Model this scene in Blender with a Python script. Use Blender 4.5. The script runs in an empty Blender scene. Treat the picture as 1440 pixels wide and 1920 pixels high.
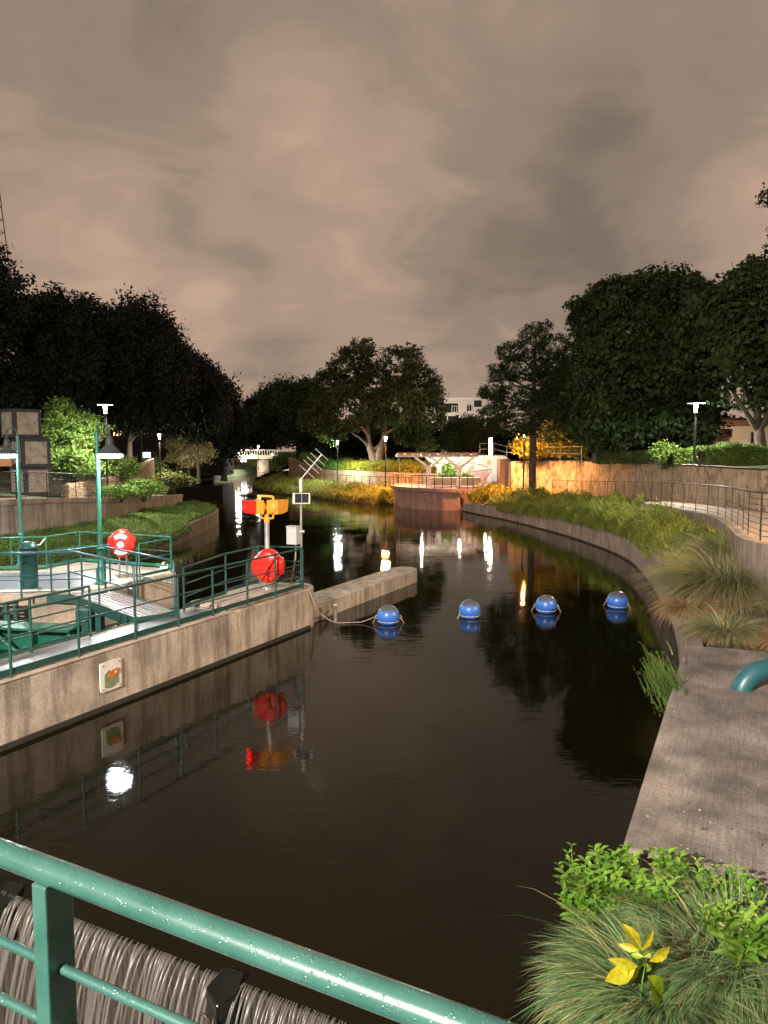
import bpy, math, random
import numpy as np
from mathutils import Vector, Matrix

# ------------------------------------------------------------------ camera, world, light
SC = bpy.context.scene
COL = SC.collection
F_PX, CX, CY, H_CAM = 1407.0, 720.0, 960.0, 4.7
PITCH = math.atan(115 / F_PX)
cd = bpy.data.cameras.new("camera")
cam = bpy.data.objects.new("camera", cd)
COL.objects.link(cam)
cam.location = (0, 0, H_CAM)
cam.rotation_euler = (math.pi / 2 - PITCH, 0, 0)
cd.sensor_fit = 'VERTICAL'
cd.sensor_height = 24.0
cd.lens = F_PX / 1920.0 * 24.0
cd.clip_start = 0.05
cd.clip_end = 4000
SC.camera = cam
SC.render.resolution_x, SC.render.resolution_y = 768, 1024
SC.view_settings.view_transform = 'Standard'
SC.view_settings.look = 'None'
SC.view_settings.exposure = 0.0
SC.view_settings.gamma = 1.0
SC.render.engine = 'CYCLES'
SC.cycles.use_denoising = True
SC.cycles.max_bounces = 5
SC.cycles.diffuse_bounces = 2
SC.cycles.glossy_bounces = 4
SC.cycles.transparent_max_bounces = 8
SC.cycles.sample_clamp_indirect = 4.0


def ray(u, v):
    a, b = (u - CX) / F_PX, (CY - v) / F_PX
    return Vector((a, math.cos(PITCH) + b * math.sin(PITCH), -math.sin(PITCH) + b * math.cos(PITCH)))


def at(u, v, z):
    """world point where a sight line of the survey meets height z"""
    d = ray(u, v)
    t = (z - H_CAM) / d.z
    return Vector((d.x * t, d.y * t, z))


def far(u, v, y):
    """world point on a sight line at distance y"""
    d = ray(u, v)
    t = y / d.y
    return Vector((d.x * t, y, H_CAM + d.z * t))


# sky: low night cloud lit from below by the city
W = bpy.data.worlds.new("World")
SC.world = W
W.use_nodes = True
nt = W.node_tree
N, LK = nt.nodes, nt.links
N.clear()
out = N.new('ShaderNodeOutputWorld')
bg = N.new('ShaderNodeBackground')
LK.new(bg.outputs[0], out.inputs[0])
tc = N.new('ShaderNodeTexCoord')
sep = N.new('ShaderNodeSeparateXYZ')
LK.new(tc.outputs['Generated'], sep.inputs[0])
ad = N.new('ShaderNodeMath'); ad.operation = 'ADD'; ad.inputs[1].default_value = 0.32
LK.new(sep.outputs[2], ad.inputs[0])
mx = N.new('ShaderNodeMath'); mx.operation = 'MAXIMUM'; mx.inputs[1].default_value = 0.12
LK.new(ad.outputs[0], mx.inputs[0])
dv = N.new('ShaderNodeVectorMath'); dv.operation = 'DIVIDE'
LK.new(tc.outputs['Generated'], dv.inputs[0])
cmb = N.new('ShaderNodeCombineXYZ')
for i in range(3):
    LK.new(mx.outputs[0], cmb.inputs[i])
LK.new(cmb.outputs[0], dv.inputs[1])
n1 = N.new('ShaderNodeTexNoise')
n1.inputs['Scale'].default_value = 1.35
n1.inputs['Detail'].default_value = 5
n1.inputs['Roughness'].default_value = 0.5
n1.inputs['Distortion'].default_value = 0.35
LK.new(dv.outputs[0], n1.inputs['Vector'])
cur = None
mrn = N.new('ShaderNodeMapRange'); mrn.interpolation_type = 'SMOOTHSTEP'
for k, v_ in ((1, .30), (2, .70), (3, -.20), (4, .24)):
    mrn.inputs[k].default_value = v_
LK.new(n1.outputs[0], mrn.inputs[0])
n2 = N.new('ShaderNodeTexNoise')
n2.inputs['Scale'].default_value = 4.2
n2.inputs['Detail'].default_value = 6
n2.inputs['Roughness'].default_value = 0.55
n2.inputs['Distortion'].default_value = 0.8
LK.new(dv.outputs[0], n2.inputs['Vector'])
mf = N.new('ShaderNodeMath'); mf.operation = 'MULTIPLY_ADD'; mf.inputs[1].default_value = .70
LK.new(n2.outputs[0], mf.inputs[0]); LK.new(mrn.outputs[0], mf.inputs[2])
mf2 = N.new('ShaderNodeMath'); mf2.operation = 'SUBTRACT'; mf2.inputs[1].default_value = .35
LK.new(mf.outputs[0], mf2.inputs[0])
cur = mf2.outputs[0]
# cloud banks: (direction, angular radius, brightness change)
for (u, v, r, amt) in ((1250, 60, .46, -.55), (100, -20, .50, -.62), (700, -60, .40, -.34), (1060, 430, .26, -.36), (1180, 300, .20, -.14), (110, 330, .24, .42),
                       (600, 400, .34, .36), (820, 300, .22, .22), (330, 385, .055, -.40), (640, 600, .26, .22), (880, 530, .12, -.20), (1100, 40, .12, .2),
                       (1440, 370, .15, .60), (465, 500, .05, -.30), (470, 580, .05, -.28), (180, 170, .16, -.30), (1000, 290, .09, .26), (530, 690, .14, -.18),
                       (240, 470, .18, .2), (1200, 500, .13, -.12), (1010, 560, .06, -.18), (60, 180, .06, .2), (520, 180, .10, .18), (380, 90, .07, -.2), (1040, 555, .035, .25), (760, 180, .08, -.2)):
    d = ray(u, v).normalized()
    ds = N.new('ShaderNodeVectorMath'); ds.operation = 'DISTANCE'
    ds.inputs[1].default_value = d
    LK.new(tc.outputs['Generated'], ds.inputs[0])
    mr = N.new('ShaderNodeMapRange'); mr.interpolation_type = 'SMOOTHSTEP'
    mr.inputs[1].default_value = r; mr.inputs[2].default_value = 0.0
    mr.inputs[3].default_value = 0.0; mr.inputs[4].default_value = amt * .62
    LK.new(ds.outputs['Value'], mr.inputs[0])
    a2 = N.new('ShaderNodeMath'); a2.operation = 'ADD'
    LK.new(cur, a2.inputs[0]); LK.new(mr.outputs[0], a2.inputs[1])
    cur = a2.outputs[0]
rp = N.new('ShaderNodeValToRGB')
rp.color_ramp.interpolation = 'EASE'
e = rp.color_ramp.elements
e[0].position = 0.0; e[0].color = (.185, .146, .115, 1)
e[1].position = 1.0; e[1].color = (.52, .352, .262, 1)
m_ = e.new(.42); m_.color = (.285, .214, .162, 1)
m2_ = e.new(.70); m2_.color = (.395, .280, .210, 1)
a3 = N.new('ShaderNodeMath'); a3.operation = 'ADD'; a3.inputs[1].default_value = .57
LK.new(cur, a3.inputs[0])
LK.new(a3.outputs[0], rp.inputs[0])
LK.new(rp.outputs[0], bg.inputs[0])
bg.inputs[1].default_value = 1.07


def lamp_or_fill_light(kind, loc, power, color, size=.1, rot=(0, 0, 0), parent=None, spot=None):
    power *= LM
    L = bpy.data.lights.new("lamp_or_fill_light", kind)
    L.energy = power
    L.color = color
    if kind == 'AREA':
        L.shape = 'DISK'; L.size = size
    else:
        L.shadow_soft_size = size
    if kind == 'SPOT' and spot:
        L.spot_size = spot; L.spot_blend = .6
    o = bpy.data.objects.new("lamp_or_fill_light", L)
    COL.objects.link(o)
    if parent:
        o.parent = parent
    o.location = loc
    o.rotation_euler = rot
    return o


LM = 3.0
WARM = (1.0, .62, .30)
ORANGE = (1.0, .43, .13)
WHITE = (1.0, .93, .82)
COOL = (.88, .97, 1.0)

# ------------------------------------------------------------------ materials


def newmat(name):
    m = bpy.data.materials.new(name)
    m.use_nodes = True
    return m, m.node_tree.nodes, m.node_tree.links, m.node_tree.nodes['Principled BSDF']


def ramp(nodes, stops):
    r = nodes.new('ShaderNodeValToRGB')
    el = r.color_ramp.elements
    el[0].position, el[0].color = stops[0][0], (*stops[0][1], 1)
    el[1].position, el[1].color = stops[-1][0], (*stops[-1][1], 1)
    for p, c in stops[1:-1]:
        x = el.new(p); x.color = (*c, 1)
    return r


def noise(nodes, links, vec, scale, detail=4, rough=.55, sc3=None):
    n = nodes.new('ShaderNodeTexNoise')
    n.inputs['Scale'].default_value = scale
    n.inputs['Detail'].default_value = detail
    n.inputs['Roughness'].default_value = rough
    if sc3:
        mp = nodes.new('ShaderNodeMapping')
        mp.inputs['Scale'].default_value = sc3
        links.new(vec, mp.inputs[0]); vec = mp.outputs[0]
    links.new(vec, n.inputs['Vector'])
    return n


def mixc(nodes, links, fac, a, b, mode='MIX', f=None):
    m = nodes.new('ShaderNodeMix'); m.data_type = 'RGBA'; m.blend_type = mode
    if fac is not None:
        links.new(fac, m.inputs[0])
    else:
        m.inputs[0].default_value = f
    for sock, i in ((a, 6), (b, 7)):
        if isinstance(sock, tuple):
            m.inputs[i].default_value = (*sock, 1)
        else:
            links.new(sock, m.inputs[i])
    return m.outputs[2]


def concrete(name, base, dark, streak=.5, spots=.5, rough=.75, scale=1.0, bump=.25):
    m, n, l, b = newmat(name)
    g = n.new('ShaderNodeNewGeometry')
    P = g.outputs['Position']
    a = noise(n, l, P, 1.1 * scale, 8, .62)
    r1 = ramp(n, [(.30, dark), (.62, base)])
    l.new(a.outputs[0], r1.inputs[0])
    s = noise(n, l, P, 4.2 * scale, 6, .65, (1, 1, .12))          # rain streaks run down
    r2 = ramp(n, [(.38, (1 - streak,) * 3), (.54, (1, 1, 1))])
    l.new(s.outputs[0], r2.inputs[0])
    c = mixc(n, l, None, r1.outputs[0], r2.outputs[0], 'MULTIPLY', 1.0)
    s2 = noise(n, l, P, 26 * scale, 6, .7)
    r3 = ramp(n, [(.33, (1 - spots,) * 3), (.55, (1, 1, 1))])
    l.new(s2.outputs[0], r3.inputs[0])
    c = mixc(n, l, None, c, r3.outputs[0], 'MULTIPLY', 1.0)
    l.new(c, b.inputs['Base Color'])
    b.inputs['Roughness'].default_value = rough
    bp = n.new('ShaderNodeBump'); bp.inputs['Strength'].default_value = bump; bp.inputs['Distance'].default_value = .03
    l.new(s2.outputs[0], bp.inputs['Height'])
    l.new(bp.outputs[0], b.inputs['Normal'])
    return m


def paint(name, col, rough=.4, metal=0.0, wear=.25, coat=0.0, scale=8):
    m, n, l, b = newmat(name)
    g = n.new('ShaderNodeNewGeometry')
    a = noise(n, l, g.outputs['Position'], scale, 6, .65)
    r = ramp(n, [(.3, tuple(c * (1 - wear) for c in col)), (.6, col)])
    l.new(a.outputs[0], r.inputs[0])
    l.new(r.outputs[0], b.inputs['Base Color'])
    rr = n.new('ShaderNodeMapRange')
    rr.inputs[3].default_value = max(.05, rough - .12); rr.inputs[4].default_value = min(1, rough + .15)
    l.new(a.outputs[0], rr.inputs[0]); l.new(rr.outputs[0], b.inputs['Roughness'])
    b.inputs['Metallic'].default_value = metal
    b.inputs['Coat Weight'].default_value = coat
    return m


def glow(name, col, strength):
    m, n, l, b = newmat(name)
    b.inputs['Base Color'].default_value = (.8, .8, .8, 1)
    b.inputs['Emission Color'].default_value = (*col, 1)
    b.inputs['Emission Strength'].default_value = strength
    return m


def leafmat(name, c1, c2, c3=None, rough=.55, trans=.25, scale=.8):
    m, n, l, b = newmat(name)
    g = n.new('ShaderNodeNewGeometry')
    a = noise(n, l, g.outputs['Position'], scale, 3, .6)
    r = ramp(n, [(.35, c1), (.62, c2)])
    l.new(a.outputs[0], r.inputs[0])
    c = r.outputs[0]
    if c3:
        mr = n.new('ShaderNodeMapRange')
        mr.inputs[1].default_value = .55; mr.inputs[2].default_value = 1.0
        l.new(g.outputs['Random Per Island'], mr.inputs[0])
        c = mixc(n, l, mr.outputs[0], c, c3)
    l.new(c, b.inputs['Base Color'])
    b.inputs['Roughness'].default_value = rough
    b.inputs['Specular IOR Level'].default_value = .25
    t = n.new('ShaderNodeBsdfTranslucent')
    l.new(c, t.inputs[0])
    mixs = n.new('ShaderNodeMixShader'); mixs.inputs[0].default_value = trans
    o = [x for x in n if x.type == 'OUTPUT_MATERIAL'][0]
    l.new(b.outputs[0], mixs.inputs[1]); l.new(t.outputs[0], mixs.inputs[2]); l.new(mixs.outputs[0], o.inputs[0])
    return m


M = {}
M['conc'] = concrete('lock_wall_concrete', (.51, .45, .385), (.24, .205, .17), .45, .35)
M['conc_top'] = concrete('pale_concrete', (.50, .41, .32), (.26, .21, .165), .15, .4)
M['conc_bank'] = concrete('bank_wall_concrete', (.34, .28, .23), (.19, .155, .13), .45, .25)
M['conc_left'] = concrete('left_wall_concrete', (.40, .33, .26), (.22, .18, .145), .5, .2)
M['slab'] = concrete('brushed_slab_concrete', (.34, .295, .265), (.17, .148, .133), .0, .45, .8, 1.3, .5)
def brush_marks(m):
    n, l = m.node_tree.nodes, m.node_tree.links
    b = n['Principled BSDF']
    src = b.inputs['Base Color'].links[0].from_socket
    g = n.new('ShaderNodeNewGeometry')
    for sc3, amt, rot in (((26, 1.2, 1), .30, .45), ((1.5, 30, 1), .22, .5), ((.9, .9, 1), .42, 0)):
        mp = n.new('ShaderNodeMapping'); mp.inputs['Rotation'].default_value = (0, 0, rot)
        l.new(g.outputs['Position'], mp.inputs[0])
        x = noise(n, l, mp.outputs[0], 1.6, 5, .65, sc3)
        r = ramp(n, [(.36, (1 - amt,) * 3), (.6, (1, 1, 1))])
        l.new(x.outputs[0], r.inputs[0])
        src = mixc(n, l, None, src, r.outputs[0], 'MULTIPLY', 1.0)
    l.new(src, b.inputs['Base Color'])


brush_marks(M['slab'])
M['salmon'] = concrete('salmon_concrete', (.38, .205, .165), (.25, .135, .11), .3, .2)
M['pathm'] = concrete('path_concrete', (.42, .33, .26), (.28, .22, .17), .0, .3)
M['asphalt'] = concrete('wet_pad_surface', (.20, .21, .24), (.09, .095, .115), .0, .3, .3)
M['soil'] = concrete('bed_soil', (.05, .04, .025), (.02, .017, .012), 0, .5, .95)
M['bed'] = concrete('riverbed', (.03, .025, .018), (.015, .012, .01), 0, .5, .95)
M['lawn'] = concrete('lawn_ground', (.05, .075, .022), (.02, .034, .012), 0, .5, .95)
M['green'] = paint('dark_green_paint', (.018, .080, .072), .38, .15, .35)
M['green_lt'] = paint('green_post_paint', (.030, .17, .125), .4, .1, .25)
M['gategreen'] = paint('gate_green_paint', (.012, .13, .075), .35, .1, .45)
M['black'] = paint('black_fence_paint', (.010, .009, .008), .5, .2, .3)
M['bronze'] = paint('bronze_rail_paint', (.035, .024, .016), .45, .4, .3)
M['steel'] = paint('galvanised_steel', (.42, .41, .40), .38, .6, .25)
M['white'] = paint('white_paint', (.70, .68, .66), .45, 0, .15)
M['box'] = paint('grey_box_paint', (.52, .54, .56), .45, .1, .1)
M['red'] = paint('red_plastic', (.78, .020, .012), .3, 0, .12, .3)
M['yellow'] = paint('yellow_signal_paint', (.86, .36, .035), .42, 0, .15)
M['bluebuoy'] = None
M['panel'] = paint('solar_cells', (.035, .036, .05), .15, .3, .1)
M['rubber'] = paint('black_rubber', (.012, .012, .012), .6, 0, .2)
M['rope'] = paint('grey_rope', (.30, .26, .22), .8, 0, .3)
M['blackwet'] = paint('black_wet_steel', (.006, .007, .006), .12, .2, .2)
M['pipe'] = paint('teal_pipe_paint', (.022, .095, .115), .35, .1, .25, 0, 3)
M['tower'] = paint('slate_panel', (.035, .040, .052), .55, .2, .2)
M['tan'] = concrete('tan_blank_panel', (.44, .40, .32), (.17, .155, .13), 0, .7, .75, 3.5)
M['wood'] = paint('bleached_timber', (.42, .30, .19), .7, 0, .4)
M['bark'] = concrete('tree_bark', (.12, .09, .065), (.05, .035, .025), .5, .4, .9, 2)
M['bark_dk'] = concrete('dark_tree_bark', (.022, .017, .012), (.010, .008, .006), .5, .4, .9, 2)
M['glass_dk'] = paint('dark_window_glass', (.015, .015, .018), .1, 0, .1)
M['lens_w'] = glow('white_lens', (.95, .98, 1.0), 12)
M['lens_c'] = glow('cool_lens', (.93, .98, 1.0), 55)
M['lens_warm'] = glow('warm_lens', (1.0, .70, .38), 9)
M['redglow'] = glow('red_signal_lens', (1.0, .02, .01), 14)
M['win_warm'] = glow('warm_lit_window', (1.0, .62, .30), 2.2)

# leaves
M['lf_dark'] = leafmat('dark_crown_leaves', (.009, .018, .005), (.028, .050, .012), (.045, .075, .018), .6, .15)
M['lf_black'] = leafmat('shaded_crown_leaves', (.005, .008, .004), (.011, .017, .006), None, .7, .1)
M['lf_mid'] = leafmat('mid_crown_leaves', (.028, .046, .010), (.066, .088, .020), (.06, .06, .02))
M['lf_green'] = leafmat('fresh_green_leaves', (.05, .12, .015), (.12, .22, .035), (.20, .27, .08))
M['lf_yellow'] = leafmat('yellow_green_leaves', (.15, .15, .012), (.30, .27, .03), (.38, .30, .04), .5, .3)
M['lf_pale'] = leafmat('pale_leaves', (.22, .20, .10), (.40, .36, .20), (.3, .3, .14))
M['lf_hedge'] = leafmat('hedge_leaves', (.045, .09, .014), (.10, .17, .03), (.14, .18, .04))
M['cover'] = leafmat('ground_cover_leaves', (.08, .16, .03), (.27, .34, .06), (.42, .33, .08), .6, .3, 1.2)
M['cover_g'] = leafmat('green_cover_leaves', (.045, .095, .02), (.12, .20, .04), (.15, .19, .05), .6, .25, 1.0)
M['cover_y'] = leafmat('bank_cover_leaves', (.07, .10, .012), (.20, .18, .025), (.26, .20, .03), .6, .25, .7)
M['tuft'] = leafmat('tussock_blades', (.10, .13, .05), (.26, .26, .12), (.40, .33, .18), .55, .2, 2.0)
M['tuft_g'] = leafmat('green_tussock_blades', (.035, .090, .035), (.12, .23, .085), (.33, .31, .14), .55, .2, 2.5)
M['dry'] = leafmat('dry_grass_blades', (.20, .13, .06), (.38, .25, .13), (.45, .33, .19), .7, .2, 3)
M['herb'] = leafmat('herb_leaves', (.055, .155, .012), (.15, .30, .035), (.24, .36, .06), .4, .3, 6)
M['yleaf'] = leafmat('yellow_leaves', (.26, .24, .010), (.44, .37, .02), (.30, .36, .02), .4, .35, 45)
M['yleaf_g'] = leafmat('lime_leaf', (.17, .27, .01), (.28, .40, .02), None, .4, .35, 14)


def wallstone():
    m, n, l, b = newmat('rough_plaster_wall')
    g = n.new('ShaderNodeNewGeometry')
    P = g.outputs['Position']
    a = noise(n, l, P, .8, 6, .6)
    r1 = ramp(n, [(.32, (.33, .25, .17)), (.6, (.52, .41, .29))])
    l.new(a.outputs[0], r1.inputs[0])
    s = noise(n, l, P, 3.6, 7, .75, (1.0, 1.0, .6))             # flaked patches
    r2 = ramp(n, [(.40, (.30, .26, .22)), (.50, (1, 1, 1))])
    l.new(s.outputs[0], r2.inputs[0])
    c = mixc(n, l, None, r1.outputs[0], r2.outputs[0], 'MULTIPLY', .9)
    s2 = noise(n, l, P, 2.2, 5, .6, (1, 1, .2))
    r3 = ramp(n, [(.36, (.45, .42, .40)), (.55, (1, 1, 1))])
    l.new(s2.outputs[0], r3.inputs[0])
    c = mixc(n, l, None, c, r3.outputs[0], 'MULTIPLY', .5)
    l.new(c, b.inputs['Base Color'])
    b.inputs['Roughness'].default_value = .85
    bp = n.new('ShaderNodeBump'); bp.inputs['Strength'].default_value = .5; bp.inputs['Distance'].default_value = .05
    l.new(s.outputs[0], bp.inputs['Height']); l.new(bp.outputs[0], b.inputs['Normal'])
    return m


M['stone'] = wallstone()


def blockstone():
    m, n, l, b = newmat('rubble_stone')
    g = n.new('ShaderNodeNewGeometry')
    v = n.new('ShaderNodeTexVoronoi'); v.inputs['Scale'].default_value = 2.6
    mp = n.new('ShaderNodeMapping'); mp.inputs['Scale'].default_value = (1, 1, 2.0)
    l.new(g.outputs['Position'], mp.inputs[0]); l.new(mp.outputs[0], v.inputs['Vector'])
    r = ramp(n, [(0, (.16, .11, .06)), (.5, (.36, .27, .17)), (1, (.24, .18, .11))])
    l.new(v.outputs['Color'], r.inputs[0])
    v2 = n.new('ShaderNodeTexVoronoi'); v2.feature = 'DISTANCE_TO_EDGE'; v2.inputs['Scale'].default_value = 2.6
    l.new(mp.outputs[0], v2.inputs['Vector'])
    r2 = ramp(n, [(.0, (.15, .15, .15)), (.09, (1, 1, 1))])
    l.new(v2.outputs['Distance'], r2.inputs[0])
    c = mixc(n, l, None, r.outputs[0], r2.outputs[0], 'MULTIPLY', 1.0)
    l.new(c, b.inputs['Base Color']); b.inputs['Roughness'].default_value = .9
    return m


M['rubble'] = blockstone()


def watermat():
    m, n, l, b = newmat('dark_river_water')
    g = n.new('ShaderNodeNewGeometry')
    b.inputs['Base Color'].default_value = (.0042, .0032, .0007, 1)
    b.inputs['Roughness'].default_value = .035
    b.inputs['IOR'].default_value = 1.33
    b.inputs['Specular IOR Level'].default_value = .42
    n1 = noise(n, l, g.outputs['Position'], 3.2, 4, .55, (.55, 1.25, 1))
    n2 = noise(n, l, g.outputs['Position'], .45, 2, .5)
    r = n.new('ShaderNodeMapRange')
    r.inputs[1].default_value = .42; r.inputs[2].default_value = .62; r.inputs[3].default_value = .25; r.inputs[4].default_value = 1.0
    l.new(n2.outputs[0], r.inputs[0])
    mu = n.new('ShaderNodeMath'); mu.operation = 'MULTIPLY'
    l.new(n1.outputs[0], mu.inputs[0]); l.new(r.outputs[0], mu.inputs[1])
    bp = n.new('ShaderNodeBump'); bp.inputs['Strength'].default_value = .115; bp.inputs['Distance'].default_value = .05
    l.new(mu.outputs[0], bp.inputs['Height']); l.new(bp.outputs[0], b.inputs['Normal'])
    return m


M['water'] = watermat()


def wetrail():
    m, n, l, b = newmat('wet_green_handrail')
    tc_ = n.new('ShaderNodeNewGeometry')
    P = tc_.outputs['Position']
    a = noise(n, l, P, 9, 5, .6)
    r = ramp(n, [(.3, (.014, .060, .050)), (.65, (.030, .092, .078))])
    l.new(a.outputs[0], r.inputs[0])
    v = n.new('ShaderNodeTexVoronoi'); v.inputs['Scale'].default_value = 170
    v.inputs['Randomness'].default_value = 1
    l.new(P, v.inputs['Vector'])
    rb = ramp(n, [(.12, (1, 1, 1)), (.36, (0, 0, 0))])
    l.new(v.outputs['Distance'], rb.inputs[0])
    mask = noise(n, l, P, 60, 3, .6)
    rm = ramp(n, [(.50, (0, 0, 0)), (.66, (1, 1, 1))])
    l.new(mask.outputs[0], rm.inputs[0])
    hm = mixc(n, l, None, rb.outputs[0], rm.outputs[0], 'MULTIPLY', 1.0)
    chip = noise(n, l, P, 150, 2, .5)
    rc = ramp(n, [(.31, (0, 0, 0)), (.36, (1, 1, 1))])
    l.new(chip.outputs[0], rc.inputs[0])
    c = mixc(n, l, rc.outputs[0], (.012, .10, .075), r.outputs[0])
    l.new(c, b.inputs['Base Color'])
    b.inputs['Roughness'].default_value = .30
    b.inputs['Coat Weight'].default_value = .6
    b.inputs['Coat Roughness'].default_value = .12
    bp = n.new('ShaderNodeBump'); bp.inputs['Strength'].default_value = .6; bp.inputs['Distance'].default_value = .0016
    l.new(hm, bp.inputs['Height'])
    l.new(bp.outputs[0], b.inputs['Normal']); l.new(bp.outputs[0], b.inputs['Coat Normal'])
    return m


M['rail'] = wetrail()


def buoymat():
    m, n, l, b = newmat('blue_buoy_plastic')
    t = n.new('ShaderNodeTexCoord')
    s = n.new('ShaderNodeSeparateXYZ'); l.new(t.outputs['Object'], s.inputs[0])
    nn = noise(n, l, t.outputs['Object'], 9, 6, .7)
    mu = n.new('ShaderNodeMath'); mu.operation = 'MULTIPLY_ADD'; mu.inputs[1].default_value = .14
    l.new(nn.outputs[0], mu.inputs[0]); l.new(s.outputs[2], mu.inputs[2])
    r = ramp(n, [(.0, (.035, .13, .50)), (.17, (.045, .17, .58)), (.27, (.075, .085, .12)), (.5, (.06, .055, .055))])
    l.new(mu.outputs[0], r.inputs[0]); l.new(r.outputs[0], b.inputs['Base Color'])
    b.inputs['Roughness'].default_value = .33
    return m


M['bluebuoy'] = buoymat()


def gratemat():
    m, n, l, b = newmat('steel_grating')
    g = n.new('ShaderNodeNewGeometry')
    w = n.new('ShaderNodeTexWave'); w.inputs['Scale'].default_value = 6.0; w.bands_direction = 'X'
    mp = n.new('ShaderNodeMapping'); mp.inputs['Rotation'].default_value = (0, 0, math.radians(26.3))
    l.new(g.outputs['Position'], mp.inputs[0]); l.new(mp.outputs[0], w.inputs['Vector'])
    w2 = n.new('ShaderNodeTexWave'); w2.inputs['Scale'].default_value = 6.0; w2.bands_direction = 'Y'
    l.new(mp.outputs[0], w2.inputs['Vector'])
    mm = n.new('ShaderNodeMath'); mm.operation = 'MAXIMUM'
    l.new(w.outputs['Fac'], mm.inputs[0]); l.new(w2.outputs['Fac'], mm.inputs[1])
    r = ramp(n, [(.55, (.03, .03, .035)), (.8, (.30, .30, .32))])
    l.new(mm.outputs[0], r.inputs[0]); l.new(r.outputs[0], b.inputs['Base Color'])
    b.inputs['Metallic'].default_value = .5; b.inputs['Roughness'].default_value = .38
    return m


M['grate'] = gratemat()


def gangmat():
    m, n, l, b = newmat('ribbed_deck_plate')
    g = n.new('ShaderNodeNewGeometry')
    nn = noise(n, l, g.outputs['Position'], 7, 5, .6)
    r = ramp(n, [(.3, (.16, .16, .18)), (.65, (.42, .41, .42))])
    l.new(nn.outputs[0], r.inputs[0]); l.new(r.outputs[0], b.inputs['Base Color'])
    b.inputs['Metallic'].default_value = .6; b.inputs['Roughness'].default_value = .3
    return m


M['gang'] = gangmat()


def fallmat():
    m, n, l, b = newmat('falling_water')
    b.inputs['Base Color'].default_value = (.15, .14, .13, 1)
    b.inputs['Roughness'].default_value = .3
    b.inputs['Alpha'].default_value = .42
    return m


M['fall'] = fallmat()
M['foam'] = concrete('churned_foam', (.34, .29, .27), (.14, .12, .11), 0, .2, .5)

# ------------------------------------------------------------------ geometry helpers


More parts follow.
